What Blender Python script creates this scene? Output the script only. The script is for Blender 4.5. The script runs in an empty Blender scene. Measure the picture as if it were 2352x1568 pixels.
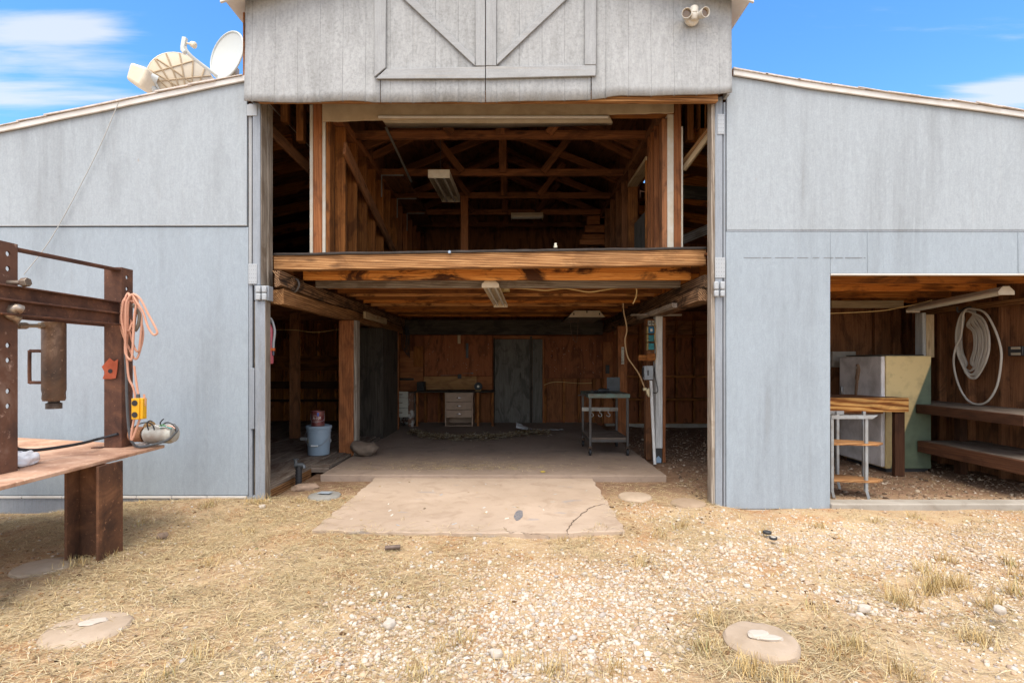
import bpy, bmesh, math, random
import numpy as np
from mathutils import Vector, Matrix, noise as mnoise
random.seed(7); rng = np.random.default_rng(11)
scene = bpy.context.scene
col = scene.collection
R = math.radians
CAMD, FPX, CX, CY, CZ = 4.67, 1230.0, 1180.0, 830.0, 1.22

def W(px, py, Y):
    """point of the place seen in direction (px,py) of a 2352 px wide survey of the site, at distance Y behind the facade"""
    k = (CAMD + Y) / FPX
    return Vector(((px - CX) * k, Y, CZ + (CY - py) * k))
def XX(px, Y=0.0): return (px - CX) * (CAMD + Y) / FPX
def ZZ(py, Y=0.0): return CZ + (CY - py) * (CAMD + Y) / FPX
def GR(px, py, z=0.0):
    d = (CZ - z) * FPX / (py - CY)
    return Vector(((px - CX) * d / FPX, d - CAMD, z))
def sstep(a, b, x):
    t = np.clip((x - a) / (b - a), 0, 1); return t * t * (3 - 2 * t)

# ------------------------------------------------------------------ node helpers
class NT:
    def __init__(s, name):
        s.m = bpy.data.materials.new(name); s.m.use_nodes = True
        s.t = s.m.node_tree; s.t.nodes.clear()
        s.out = s.n('ShaderNodeOutputMaterial'); s.b = s.n('ShaderNodeBsdfPrincipled')
        s.l(s.b.outputs[0], s.out.inputs[0])
    def n(s, t, **k):
        x = s.t.nodes.new(t)
        for a, v in k.items(): setattr(x, a, v)
        return x
    def l(s, a, b): s.t.links.new(a, b)
    def coord(s, scale=(1, 1, 1), rand=True, kind='Object'):
        tc = s.n('ShaderNodeTexCoord'); v = tc.outputs[kind]
        if rand:
            oi = s.n('ShaderNodeObjectInfo')
            mu = s.n('ShaderNodeMath', operation='MULTIPLY'); mu.inputs[1].default_value = 53.0
            s.l(oi.outputs['Random'], mu.inputs[0])
            ad = s.n('ShaderNodeVectorMath', operation='ADD')
            s.l(v, ad.inputs[0]); s.l(mu.outputs[0], ad.inputs[1]); v = ad.outputs[0]
        mp = s.n('ShaderNodeMapping'); mp.inputs['Scale'].default_value = scale
        s.l(v, mp.inputs[0]); return mp.outputs[0]
    def noise(s, v, scale, detail=4, rough=.55, dist=0.0):
        x = s.n('ShaderNodeTexNoise'); x.inputs['Scale'].default_value = scale
        x.inputs['Detail'].default_value = detail; x.inputs['Roughness'].default_value = rough
        x.inputs['Distortion'].default_value = dist; s.l(v, x.inputs['Vector']); return x.outputs[0]
    def voro(s, v, scale, feat='F1', out='Distance'):
        x = s.n('ShaderNodeTexVoronoi', feature=feat); x.inputs['Scale'].default_value = scale
        s.l(v, x.inputs['Vector']); return x.outputs[out]
    def ramp(s, f, stops, interp='LINEAR'):
        x = s.n('ShaderNodeValToRGB'); cr = x.color_ramp; cr.interpolation = interp
        while len(cr.elements) < len(stops): cr.elements.new(.5)
        for e, (p, c) in zip(cr.elements, stops):
            e.position = p
            e.color = (c, c, c, 1) if isinstance(c, (int, float)) else (*c, 1)
        s.l(f, x.inputs[0]); return x.outputs[0]
    def mix(s, f, a, b, mode='MIX'):
        x = s.n('ShaderNodeMix', data_type='RGBA', blend_type=mode)
        for k, v in ((0, f), (6, a), (7, b)):
            if isinstance(v, (int, float)): x.inputs[k].default_value = v if k == 0 else (v, v, v, 1)
            elif isinstance(v, tuple): x.inputs[k].default_value = (*v, 1)
            else: s.l(v, x.inputs[k])
        return x.outputs[2]
    def math(s, op, a, b=None):
        x = s.n('ShaderNodeMath', operation=op)
        for k, v in enumerate((a, b)):
            if v is None: continue
            if isinstance(v, (int, float)): x.inputs[k].default_value = v
            else: s.l(v, x.inputs[k])
        return x.outputs[0]
    def col(s, c):
        if isinstance(c, tuple): s.b.inputs['Base Color'].default_value = (*c, 1)
        else: s.l(c, s.b.inputs['Base Color'])
    def rough(s, r):
        if isinstance(r, (int, float)): s.b.inputs['Roughness'].default_value = r
        else: s.l(r, s.b.inputs['Roughness'])
    def bump(s, h, strength=.4, dist=.01):
        x = s.n('ShaderNodeBump'); x.inputs['Strength'].default_value = strength
        x.inputs['Distance'].default_value = dist
        s.l(h, x.inputs['Height']); s.l(x.outputs[0], s.b.inputs['Normal'])
    def rand(s):
        return s.n('ShaderNodeObjectInfo').outputs['Random']
    def island(s):
        return s.n('ShaderNodeNewGeometry').outputs['Random Per Island']
    def vary(s, c, lo=.75, hi=1.2):
        mr = s.n('ShaderNodeMapRange'); s.l(s.rand(), mr.inputs[0])
        mr.inputs[3].default_value = lo; mr.inputs[4].default_value = hi
        hs = s.n('ShaderNodeHueSaturation'); s.l(mr.outputs[0], hs.inputs['Value']); s.l(c, hs.inputs['Color'])
        return hs.outputs[0]

MATS = {}
AX = {'x': 0, 'y': 1, 'z': 2}
def stretch(axis, along, across):
    v = [across] * 3; v[AX[axis]] = along; return tuple(v)

WOODS = { # dark, mid, light, stain colour, stain amount, ring amount, rough
 'fir':      ((.105,.033,.008), (.24,.085,.020), (.36,.15,.040), (.035,.012,.005), .55, .15),
 'firbright':((.21,.060,.010), (.46,.158,.029), (.64,.29,.07), (.06,.018,.005), .7, .2),
 'weather':  ((.085,.036,.014), (.27,.125,.045), (.45,.25,.11), (.08,.035,.014), .35, .55),
 'rotten':   ((.03,.016,.009), (.12,.060,.028), (.32,.19,.10), (.015,.009,.006), .8, .7),
 'greywood': ((.13,.105,.085), (.28,.235,.19), (.42,.37,.31), (.10,.06,.03), .45, .5),
 'truss':    ((.085,.030,.012), (.185,.068,.025), (.29,.118,.043), (.03,.012,.006), .5, .15),
 'burnt':    ((.24,.068,.011), (.50,.180,.033), (.68,.32,.085), (.030,.008,.003), .95, .25),
 'firpale':  ((.26,.10,.028), (.50,.225,.072), (.66,.36,.14), (.05,.016,.006), .8, .35),
 'darkred':  ((.040,.015,.008), (.070,.028,.013), (.11,.048,.023), (.03,.012,.006), .5, .2),
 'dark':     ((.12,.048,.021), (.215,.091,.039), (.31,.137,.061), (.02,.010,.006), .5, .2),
 'red':      ((.16,.053,.019), (.275,.099,.035), (.37,.155,.06), (.05,.018,.010), .4, .3),
 'deck':     ((.08,.060,.046), (.19,.148,.115), (.30,.245,.195), (.06,.026,.014), .6, .4),
 'blackwood':((.030,.024,.018), (.066,.054,.042), (.11,.092,.072), (.010,.009,.008), .5, .2),
 'doorgrey': ((.070,.063,.053), (.118,.108,.092), (.175,.162,.140), (.02,.018,.016), .5, .15),
 'panelred': ((.18,.058,.023), (.255,.083,.032), (.33,.118,.046), (.04,.016,.008), .5, .1),
 'osb':      ((.19,.088,.030), (.32,.165,.065), (.44,.26,.115), (.06,.026,.010), .4, .0),
 'pine':     ((.34,.24,.13), (.50,.37,.22), (.60,.48,.31), (.25,.15,.07), .3, .3),
 'bench':    ((.20,.065,.014), (.50,.21,.052), (.70,.38,.12), (.08,.03,.010), .35, .95),
}
def wood(fam, axis):
    key = 'wood_' + fam + '_' + axis
    if key in MATS: return MATS[key]
    d, m, l, st, sa, ring = WOODS[fam]
    s = NT(key)
    g = s.noise(s.coord(stretch(axis, 1.3, 17)), 2.3, 8, .62, .9)
    wv = s.n('ShaderNodeTexWave', wave_type='BANDS', bands_direction='DIAGONAL')
    wv.inputs['Scale'].default_value = .95 if ring > .9 else 2.6; wv.inputs['Distortion'].default_value = 13 if ring > .9 else 9
    wv.inputs['Detail'].default_value = 4; wv.inputs['Detail Scale'].default_value = .6; wv.inputs['Detail Roughness'].default_value = .65
    s.l(s.coord(stretch(axis, .30 if ring < .9 else .8, 11)), wv.inputs['Vector'])
    g = s.mix(.38, g, s.noise(s.coord(stretch(axis, .35, 38)), 1.9, 5, .6, .25))
    f = s.mix(ring * .45, g, wv.outputs['Fac'])
    c = s.ramp(f, [(.30, d), (.5, m), (.70, l)])
    sn = s.ramp(s.noise(s.coord(stretch(axis, 1.5, 4)), 1.25, 6, .65, 1.4), [(.49, 0.0), (.60, 1.0)])
    c = s.mix(s.math('MULTIPLY', sn, sa), c, st)
    kn = s.ramp(s.voro(s.coord(stretch(axis, 1.7, 5.5)), 1.0), [(.05, 1.0), (.13, 0.0)])
    c = s.mix(s.math('MULTIPLY', kn, .75), c, st)
    s.col(s.vary(c, .72 if fam != 'firbright' else .55, 1.22 if fam != 'firbright' else 1.4)); s.rough(.82)
    s.b.inputs['Specular IOR Level'].default_value = .25
    s.bump(f, .55, .006)
    MATS[key] = s.m; return s.m

def paintwood(key='painted_ply', axis='z', base=(.56,.575,.60), dirt=(.36,.36,.36), amt=.6, grain=22, brown=(.33,.27,.20), bare=0.12, speck=.0):
    k = key + axis
    if k in MATS: return MATS[k]
    s = NT(k)
    g = s.noise(s.coord(stretch(axis, 1.5, grain), False), 1.6, 9, .72, 1.2)
    big = s.noise(s.coord(stretch(axis, .55, 1.5), False), .9, 5, .62, .5)
    st = s.noise(s.coord(stretch(axis, .30, 6), False), 1.7, 7, .65, .4)
    c = s.mix(s.ramp(g, [(.42, 0.0), (.74, .45 * amt)]), base, dirt)
    c = s.mix(s.math('MULTIPLY', s.ramp(big, [(.47, 0.0), (.63, 1.0)]), s.ramp(st, [(.40, 0.05), (.62, .50)])), c, dirt)
    c = s.mix(s.ramp(st, [(.60, 0.0), (.80, bare)]), c, brown)
    kn = s.ramp(s.voro(s.coord(stretch(axis, 1.3, 2.6), False), 1.25), [(.014, 1.0), (.028, 0.0)])
    c = s.mix(s.math('MULTIPLY', kn, .55), c, brown)
    fine = s.noise(s.coord((1, 1, 1), False), 90, 3)
    if speck:
        c = s.mix(s.math('MULTIPLY', s.ramp(s.noise(s.coord((1, 1, 1), False), 38, 4, .7), [(.46, 0.0), (.66, speck)]), s.ramp(big, [(.36, .25), (.62, 1.0)])), c, dirt)
    soft = s.noise(s.coord(stretch(axis, 4, 9), False), 2.2, 6, .7, 1.5)
    c = s.mix(.27, c, s.ramp(soft, [(.25, .32), (.75, .68)]), 'OVERLAY')
    c = s.mix(.16, c, fine, 'OVERLAY')
    s.col(c); s.rough(.7)
    wv = s.n('ShaderNodeTexWave', wave_type='BANDS', bands_direction='DIAGONAL')
    wv.inputs['Scale'].default_value = 1.0; wv.inputs['Distortion'].default_value = 10
    wv.inputs['Detail'].default_value = 3; wv.inputs['Detail Scale'].default_value = .5
    s.l(s.coord(stretch(axis, .45, 9), False), wv.inputs['Vector'])
    s.bump(s.mix(.5, g, wv.outputs['Fac']), .18, .004)
    MATS[k] = s.m; return s.m

def plain(key, c, rough=.6, metal=0.0, mottle=.25, scale=14, dark=None, bump=.15, stops=(.42, .70), spec=.4):
    if key in MATS: return MATS[key]
    s = NT(key); dark = dark or tuple(x * .45 for x in c)
    n = s.noise(s.coord((1, 1, 1)), scale, 6, .6, .3)
    cc = s.mix(s.ramp(n, [(stops[0], 0.0), (stops[1], mottle)]), c, dark)
    s.col(cc); s.rough(s.ramp(n, [(.3, max(rough - .1, .02)), (.8, min(rough + .15, 1))])); s.b.inputs['Metallic'].default_value = metal
    s.b.inputs['Specular IOR Level'].default_value = spec
    if bump: s.bump(n, bump, .004)
    MATS[key] = s.m; return s.m

def rust(key, a, b, c, scale=6, rough=.8):
    if key in MATS: return MATS[key]
    s = NT(key); v = s.coord((1, 1, 1))
    n1 = s.noise(v, scale, 8, .65, .6); n2 = s.noise(v, scale * 9, 4, .6)
    n3 = s.noise(s.coord((5, 5, .8)), 2.2, 5, .6)
    cc = s.ramp(n1, [(.32, a), (.52, b), (.72, c)])
    cc = s.mix(s.ramp(n3, [(.5, 0.0), (.72, .6)]), cc, a)
    cc = s.mix(s.ramp(n2, [(.62, 0.0), (.74, .6)]), cc, tuple(min(1, x * 1.9 + .02) for x in c))
    s.col(cc); s.rough(rough); s.bump(n2, .35, .003)
    s.b.inputs['Specular IOR Level'].default_value = .3
    MATS[key] = s.m; return s.m

def concrete(key, c1, c2, stain, sc=1.6, bl=None):
    if key in MATS: return MATS[key]
    s = NT(key); v = s.coord((1, 1, 1), False)
    n1 = s.noise(v, sc, 7, .6, .4); n2 = s.noise(v, 45, 5, .65); n3 = s.noise(v, 5.5, 6, .6, .8)
    c = s.ramp(n1, [(.32, c1), (.68, c2)])
    c = s.mix(s.ramp(n3, [(.52, 0.0), (.74, .55)]), c, stain)
    c = s.mix(s.ramp(n2, [(.60, 0.0), (.78, .35)]), c, tuple(x * .45 for x in c1))
    if bl:
        n4 = s.noise(s.coord((.45, 1.0, 1), False), 6.5, 3, .5)
        c = s.mix(s.ramp(n4, [(.66, 0.0), (.70, .5)]), c, bl)
    s.col(c); s.rough(.9); s.bump(n2, .3, .004)
    s.b.inputs['Specular IOR Level'].default_value = .2
    MATS[key] = s.m; return s.m

def islands(key, stops, rough=.85, bump=0, spec=.25, interp='LINEAR'):
    if key in MATS: return MATS[key]
    s = NT(key)
    c = s.ramp(s.island(), stops, interp)
    n = s.noise(s.coord((1, 1, 1), False), 160, 3)
    s.col(s.mix(.25, c, n, 'OVERLAY')); s.rough(rough)
    s.b.inputs['Specular IOR Level'].default_value = spec
    if bump: s.bump(n, bump, .002)
    MATS[key] = s.m; return s.m

# ------------------------------------------------------------------ mesh builder
class MB:
    def __init__(s): s.v = []; s.f = []; s.mi = []; s.cur = 0
    def add(s, vs, fs):
        o = len(s.v); s.v += [tuple(v) for v in vs]
        s.f += [tuple(i + o for i in f) for f in fs]; s.mi += [s.cur] * len(fs); return s
    def box(s, x0, x1, y0, y1, z0, z1, M=None):
        vs = [Vector((x, y, z)) for x in (x0, x1) for y in (y0, y1) for z in (z0, z1)]
        if M is not None: vs = [M @ v for v in vs]
        return s.add(vs, [(0,1,3,2),(4,6,7,5),(0,4,5,1),(2,3,7,6),(0,2,6,4),(1,5,7,3)])
    def prism(s, poly, axis, a, b):
        """polygon (2D) extruded along axis between a and b; the other two axes in order"""
        def mk(p, t):
            if axis == 'y': return (p[0], t, p[1])
            if axis == 'z': return (p[0], p[1], t)
            return (t, p[0], p[1])
        n = len(poly)
        vs = [mk(p, a) for p in poly] + [mk(p, b) for p in poly]
        fs = [tuple(range(n)), tuple(range(2 * n - 1, n - 1, -1))]
        fs += [(i, i + n, (i + 1) % n + n, (i + 1) % n) for i in range(n)]
        return s.add(vs, fs)
    def cyl(s, p0, p1, r0, r1=None, n=20, caps=True):
        r1 = r0 if r1 is None else r1
        return s.rev([(r0, 0.0), (r1, 1.0)], p0, p1, n, caps)
    def rev(s, prof, p0, p1, n=24, caps=True):
        """profile (radius, t along p0->p1) revolved"""
        p0, p1 = Vector(p0), Vector(p1); d = p1 - p0
        u = d.normalized().orthogonal().normalized(); w = d.normalized().cross(u)
        vs = []; fs = []
        for r, t in prof:
            for k in range(n):
                a = 2 * math.pi * k / n
                vs.append(p0 + d * t + (u * math.cos(a) + w * math.sin(a)) * r)
        m = len(prof)
        for i in range(m - 1):
            for k in range(n):
                k2 = (k + 1) % n
                fs.append((i*n+k, i*n+k2, (i+1)*n+k2, (i+1)*n+k))
        if caps:
            fs.append(tuple(range(n - 1, -1, -1))); fs.append(tuple(range((m-1)*n, m*n)))
        return s.add(vs, fs)
    def tube(s, pts, r, n=8, closed=False, smooth=6):
        P = [Vector(p) for p in pts]
        if smooth:
            Q = []; m = len(P)
            rngs = range(m) if closed else range(m - 1)
            for i in rngs:
                g = lambda j: P[j % m] if closed else P[min(max(j, 0), m - 1)]
                a, b, c, d = g(i-1), g(i), g(i+1), g(i+2)
                for k in range(smooth):
                    t = k / smooth
                    Q.append(.5 * ((2*b) + (c-a)*t + (2*a-5*b+4*c-d)*t*t + (3*b-a-3*c+d)*t**3))
            if not closed: Q.append(P[-1])
            P = Q
        m = len(P); vs = []; fs = []; u = None
        for i in range(m):
            if closed: t = P[(i+1) % m] - P[i-1]
            else: t = P[min(i+1, m-1)] - P[max(i-1, 0)]
            t = t.normalized() if t.length > 1e-9 else Vector((0, 0, 1))
            u = t.orthogonal().normalized() if u is None else (u - t * u.dot(t))
            u = u.normalized() if u.length > 1e-6 else t.orthogonal().normalized()
            w = t.cross(u)
            rr = r[i * (len(r)-1) // max(m-1, 1)] if isinstance(r, list) else r
            for k in range(n):
                a = 2 * math.pi * k / n
                vs.append(P[i] + (u * math.cos(a) + w * math.sin(a)) * rr)
        for i in range(m if closed else m - 1):
            j = (i + 1) % m
            for k in range(n):
                k2 = (k + 1) % n
                fs.append((i*n+k, i*n+k2, j*n+k2, j*n+k))
        if not closed:
            fs.append(tuple(range(n - 1, -1, -1))); fs.append(tuple(range((m-1)*n, m*n)))
        return s.add(vs, fs)
    def grid(s, nx, ny, fn):
        vs = [fn(i, j) for j in range(ny) for i in range(nx)]
        fs = [(j*nx+i, j*nx+i+1, (j+1)*nx+i+1, (j+1)*nx+i) for j in range(ny-1) for i in range(nx-1)]
        return s.add(vs, fs)
    def build(s, name, mat, parent=None, bevel=0, seg=2, smooth=True, M=None, label=None, cat=None, group=None, kind=None, fix=True, solid=0):
        me = bpy.data.meshes.new(name); me.from_pydata(s.v, [], s.f)
        for m in (mat if isinstance(mat, (list, tuple)) else [mat]): me.materials.append(m)
        if any(s.mi): me.polygons.foreach_set('material_index', s.mi)
        if fix:
            bm = bmesh.new(); bm.from_mesh(me); bmesh.ops.recalc_face_normals(bm, faces=bm.faces); bm.to_mesh(me); bm.free()
        o = bpy.data.objects.new(name, me); col.objects.link(o)
        if M is not None: o.matrix_world = M
        if smooth:
            me.polygons.foreach_set('use_smooth', [True] * len(me.polygons)); me.set_sharp_from_angle(angle=R(38))
        if solid:
            md = o.modifiers.new('thick', 'SOLIDIFY'); md.thickness = solid; md.offset = 0
        if bevel:
            md = o.modifiers.new('edge', 'BEVEL'); md.width = bevel; md.segments = seg; md.limit_method = 'ANGLE'; md.angle_limit = R(40)
        if parent is not None: adopt(o, parent)
        return tag(o, label, cat, group, kind)

def wm(o):
    return o.matrix_basis if o.parent is None else wm(o.parent) @ o.matrix_parent_inverse @ o.matrix_basis
def adopt(o, parent):
    o.parent = parent; o.matrix_parent_inverse = wm(parent).inverted()
def tag(o, label=None, cat=None, group=None, kind=None):
    if label: o['label'] = label
    if cat: o['category'] = cat
    if group: o['group'] = group
    if kind: o['kind'] = kind
    return o
def thing(name, label, cat, loc, group=None):
    o = bpy.data.objects.new(name, None); col.objects.link(o); o.location = loc; o.empty_display_size = .1
    return tag(o, label, cat, group)
def board(name, x0, x1, y0, y1, z0, z1, fam, parent, bevel=.004, label=None, axis=None):
    if axis is None: axis = 'xyz'[int(np.argmax([abs(x1-x0), abs(y1-y0), abs(z1-z0)]))]
    m = wood(fam, axis) if fam in WOODS else fam
    return MB().box(x0, x1, y0, y1, z0, z1).build(name, m, parent, bevel, label=label)
def strut(name, p0, p1, w, h, fam, parent, up=(0, 0, 1), bevel=.004, label=None):
    """a board from p0 to p1, w wide (sideways) and h tall (towards up), grain along its length"""
    p0, p1 = Vector(p0), Vector(p1); d = p1 - p0; L = d.length; x = d.normalized()
    y = Vector(up).cross(x)
    y = y.normalized() if y.length > 1e-6 else x.orthogonal().normalized()
    z = x.cross(y)
    M = Matrix((x, y, z)).transposed().to_4x4(); M.translation = p0
    m = wood(fam, 'x') if isinstance(fam, str) and fam in WOODS else fam
    return MB().box(0, L, -w/2, w/2, -h/2, h/2).build(name, m, parent, bevel, M=M, label=label)
# ------------------------------------------------------------------ materials used by name
PLY = paintwood('painted_ply', 'z', (.276,.320,.362), (.180,.203,.226), .5, 18)
PLYU = paintwood('painted_ply_upper', 'z', (.312,.346,.376), (.190,.206,.220), .6, 18)
SIDING = paintwood('painted_siding', 'z', (.345,.352,.356), (.165,.166,.163), 1.2, 9, bare=.25, speck=.6)
TRIMZ = paintwood('painted_trim', 'z', (.305,.312,.319), (.150,.150,.147), .9, 30, bare=.5)
TRIMX = paintwood('painted_trim', 'x', (.305,.312,.319), (.150,.150,.147), .9, 30, bare=.5)
POSTP = paintwood('painted_post', 'z', (.245,.270,.305), (.120,.122,.127), .9, 34, bare=.4)
WORNP = paintwood('worn_white', 'z', (.58,.58,.56), (.13,.115,.10), 1.6, 30, bare=.8)
CREAMT = plain('cream_trim', (.62,.60,.57), .7, mottle=.35, scale=8, dark=(.44,.37,.29))
TANBOARD = plain('tan_board', (.46,.36,.24), .8, mottle=.6, scale=5, dark=(.28,.20,.12))
WHITEB = plain('white_wallboard', (.50,.47,.41), .8, mottle=.6, scale=9, dark=(.42,.33,.22))
SHINGLE = plain('roof_shingle', (.60,.53,.48), .9, mottle=.6, scale=30, bump=.5)
ROOFDARK = wood('dark', 'x')
GALV = plain('galvanised_plate', (.35,.37,.39), .55, .15, mottle=.35, scale=25, dark=(.42,.42,.43))
CURB = concrete('sill_concrete', (.27,.24,.20), (.36,.325,.28), (.20,.165,.13), 2.5)

barn = thing('barn', 'weathered grey wooden barn with open two-storey middle bay and lean-to wings', 'barn', (-.22, 0, 0))

# ---- left and right facade walls
def roofL(x): return 3.205 + (x + 4.48) * .2098
def roofR(x): return 3.705 - (x - 1.91) * .1497 - .012 * math.sin((x - 1.91) * 1.9)
xl0, xl1 = -6.6, XX(570)
MB().prism([(xl0, .054), (xl1, .054), (xl1, 2.392), (xl0, 2.392)], 'y', 0.0, .02).build('wall_panel', PLY, barn, .003)
MB().prism([(xl0, 2.400), (xl1-.01, 2.400), (xl1-.01, roofL(xl1)), (xl0, roofL(xl0))], 'y', -.005, .02).build('wall_panel', PLYU, barn, .003)
MB().prism([(xl0, 2.392), (xl1-.005, 2.400), (xl1-.005, 2.412), (xl0, 2.404)], 'y', -.010, -.0055).build('batten', TRIMX, barn, .003)
MB().prism([(xl0, -.30), (xl1+.06, -.30), (xl1+.06, .050), (xl0, .050)], 'y', .006, .06).build('base_board', POSTP, barn, .004)
m = MB(); x = xl0
while x < xl1 - .1:
    w = .30 + .1 * random.random(); m.box(x, x + w - .006, -.006, .0055, .030, .048); x += w
m.build('sill_strip', CREAMT, barn, .002)
# right wall round the opening
XO, ZO = XX(1907), ZZ(628)
xr0, xr1 = XX(1668), 6.4
zb = ZZ(1168)
MB().prism([(xr0, zb), (XO, zb), (XO, ZO), (XO, 2.352), (xr0, 2.352)], 'y', 0, .02).build('wall_panel', PLY, barn, .003)
xs = XX(1992)
MB().prism([(XO+.002, ZO), (6.2, ZO), (6.2, 2.352), (XO+.002, 2.352)], 'y', .001, .021).build('wall_panel', PLY, barn, .002)
MB().box(xs, xs+.006, -.004, .0008, ZO + .01, 2.35).build('batten', PLY, barn, .002)
MB().box(XX(2338), XX(2338)+.008, -.005, .0008, ZO + .01, 2.35).build('batten', PLY, barn, .002)
n = 26
MB().prism([(xr0+.003, 2.366), (xr1, 2.366)] + [(xr1 + (xr0+.003-xr1)*k/n, roofR(xr1 + (xr0+.003-xr1)*k/n)) for k in range(n+1)], 'y', -.004, .02).build('wall_panel', PLYU, barn, .003)
MB().prism([(xr0+.003, 2.352), (xr1, 2.352), (xr1, 2.366), (xr0+.003, 2.366)], 'y', -.0022, .0195).build('batten', POSTP, barn, .002)
MB().box(6.2, 6.4, 0, .02, -.1, 2.352).build('wall_panel', PLY, barn, .003)
# exposed edge of the wall sheathing along the opening head, and the patch joint above it
MB().box(XO+.006, 6.2, .0, .05, ZO-.014, ZO-.001).build('opening_head', CREAMT, barn, .002)
m = MB()
x = XX(1708)
while x < XX(1988):
    w = .05 + .12*random.random(); m.box(x, min(x+w, XX(1988)), -.0016, .0005, ZZ(592)-.003, ZZ(592)+.003); x += w + .012 + .03*random.random()
m.build('patch_joint', plain('joint_grey', (.185,.195,.205), .9), barn)
MB().box(XO-.0, 6.4, -.03, .13, -.16, -.012).build('door_sill', CURB, barn, .012, 3)
MB().box(xr0, XO-.003, .0, .10, -.16, zb-.004).build('footing', CURB, barn, .01)

# ---- lean-to roofs
def roof_sheet(name, xa, xb, fz, y0, y1, step=.25):
    m = MB(); n = max(2, int(abs(xb-xa)/step))
    for i in range(n):
        a = xa + (xb-xa)*i/n; b = xa + (xb-xa)*(i+1)/n
        m.prism([(a, fz(a)+.002), (b, fz(b)+.002), (b, fz(b)+.042), (a, fz(a)+.042)], 'y', y0, y1)
    return m.build(name, ROOFDARK, barn, smooth=False)
rfl = roof_sheet('roof', xl0-.3, -2.36, roofL, -.004, 5.75)
for (ya, yb, xa) in ((-.004, 2.8, 1.87), (2.8, 3.2, 2.0), (3.2, 5.75, 1.87)):
    rfr = roof_sheet('roof', xa, xr1+.3, roofR, ya, yb)
def fascia(xa, xb, fz, parent, y):
    n = 60; poly = []
    for k in range(n+1):
        x = xa + (xb-xa)*k/n; poly.append((x, fz(x) - .004 + .006*mnoise.noise((x*2.1, 3, y))))
    for k in range(n, -1, -1):
        x = xa + (xb-xa)*k/n; poly.append((x, fz(x) + .044 + .006*mnoise.noise((x*2.7, 9, y))))
    MB().prism(poly, 'y', y-.02, y).build('fascia', CREAMT, parent, .004)
fascia(xl0-.3, xl1+.01, roofL, rfl, -.010)
fascia(1.905, xr1+.3, roofR, rfr, -.010)
def shingles(xa, xb, fz, parent):
    m = MB(); x = xa
    while x < xb:
        w = .20 + .16*random.random(); h = .006 + .007*random.random(); t = .01*random.random()
        a, b = x, min(x + w + .02, xb)
        for y0, y1 in ((-.042, 1.1), (1.1, 2.9), (2.9, 5.8)):
            m.prism([(a, fz(a)+.044+t), (b, fz(b)+.044), (b, fz(b)+.044+h), (a, fz(a)+.044+h+t)], 'y', y0 - .010*random.random(), y1)
        x += w
    m.build('shingles', SHINGLE, parent, smooth=False)
shingles(xl0-.3, -2.35, roofL, rfl)
shingles(2.75, xr1+.3, roofR, rfr)
m = MB(); x = 1.90
while x < 2.75:
    m.prism([(x, roofR(x)+.044), (x+.3, roofR(x+.3)+.044), (x+.3, roofR(x+.3)+.052), (x, roofR(x)+.057)], 'y', -.042, 2.78); x += .28
m.build('shingles', SHINGLE, rfr, smooth=False)

# ---- gable: grooved siding that bulges and ends in a wavy lower edge
GX0, GX1, RX = W(565, 0, -.1).x, W(1679, 0, -.1).x, -.22
def gz_top(x): return 4.25 + .33 * (2.13 - abs(x - RX)) + .02
def gz_bot(x):
    pxs = [565, 640, 720, 800, 870, 876, 960, 1040, 1110, 1190, 1280, 1357, 1362, 1420, 1500, 1560, 1620, 1679]
    pys = [235, 238, 238, 234, 237, 236, 236, 234, 236, 233, 232, 230, 231, 222, 223, 222, 220, 215]
    return ZZ(np.interp(x/((CAMD-.1)/FPX)+CX, pxs, pys), -.1)
def bulge(x, z):
    u = (x - GX0) / (GX1 - GX0); e = max(0, min(1, (3.95 - z) / .5))
    a = max(0, .5 + .5*mnoise.noise((x*1.1, z*.6, 4)))
    return -.005 - .032 * e * a * (1 if (x < XX(850, -.1) or x > XX(1390, -.1)) else 0) - .012*mnoise.noise((x*2.2, z*1.3, 1))
def siding(name, xa, xb, y0, bul, first, ztop=None, zbot=gz_bot, pitch=.193):
    xs = [xa]; g = first
    while g < xb - .01:
        if g > xa + .02: xs += [g-.0055, g-.0045, g+.0045, g+.0055]
        nx = g + pitch
        for t in (.33, .66):
            q = g + pitch*t
            if xa < q < xb: xs.append(q)
        g = nx
    xs.append(xb); xs = sorted(set(x for x in xs if xa <= x <= xb))
    def depth(x):
        k = (x - first) / pitch; return .011 if abs(k - round(k)) * pitch < .005 and xa + .02 < x < xb - .01 else 0
    nz = 14; m = MB()
    def f(i, j):
        x = xs[i]; t = j/(nz-1); zb_, zt = zbot(x), (ztop or gz_top)(x); z = zb_ + (zt-zb_)*t
        return (x, y0 + bul(x, z) + depth(x), z)
    m.grid(len(xs), nz, f)
    n0 = len(m.v)
    return m
gm = siding('', GX0, XX(873.5, -.1), -.10, bulge, GX0+.06); gable = gm.build('gable_siding', SIDING, barn, fix=False, solid=-.014)
gm = siding('', XX(1358.5, -.1), GX1, -.10, bulge, XX(1364, -.1)+.1); gm.build('gable_siding', SIDING, barn, fix=False, solid=-.014)
flat = lambda x, z: -.004*mnoise.noise((x*2, z*1.4, 6))
hay = siding('', XX(875.3, -.1), XX(1114, -.1), -.105, flat, XX(897, -.1)).build('hay_door', SIDING, barn, fix=False, solid=-.014)
hay2 = siding('', XX(1116, -.1), XX(1356.5, -.1), -.105, flat, XX(1141, -.1)).build('hay_door', SIDING, barn, fix=False, solid=-.014)
def gp(px, py): p = W(px, py, -.13); return (p.x, p.z)
def plate(name, pts, mat, parent, y0=-.137, y1=-.119): return MB().prism([gp(*p) for p in pts], 'y', y0, y1).build(name, mat, parent, .004)
T = -150
plate('stile', [(860, T), (888, T), (886, 156), (860, 178)], TRIMZ, hay)
plate('rail', [(863, 182), (887, 160), (1114.3, 154), (1114.3, 181)], TRIMX, hay)
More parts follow.
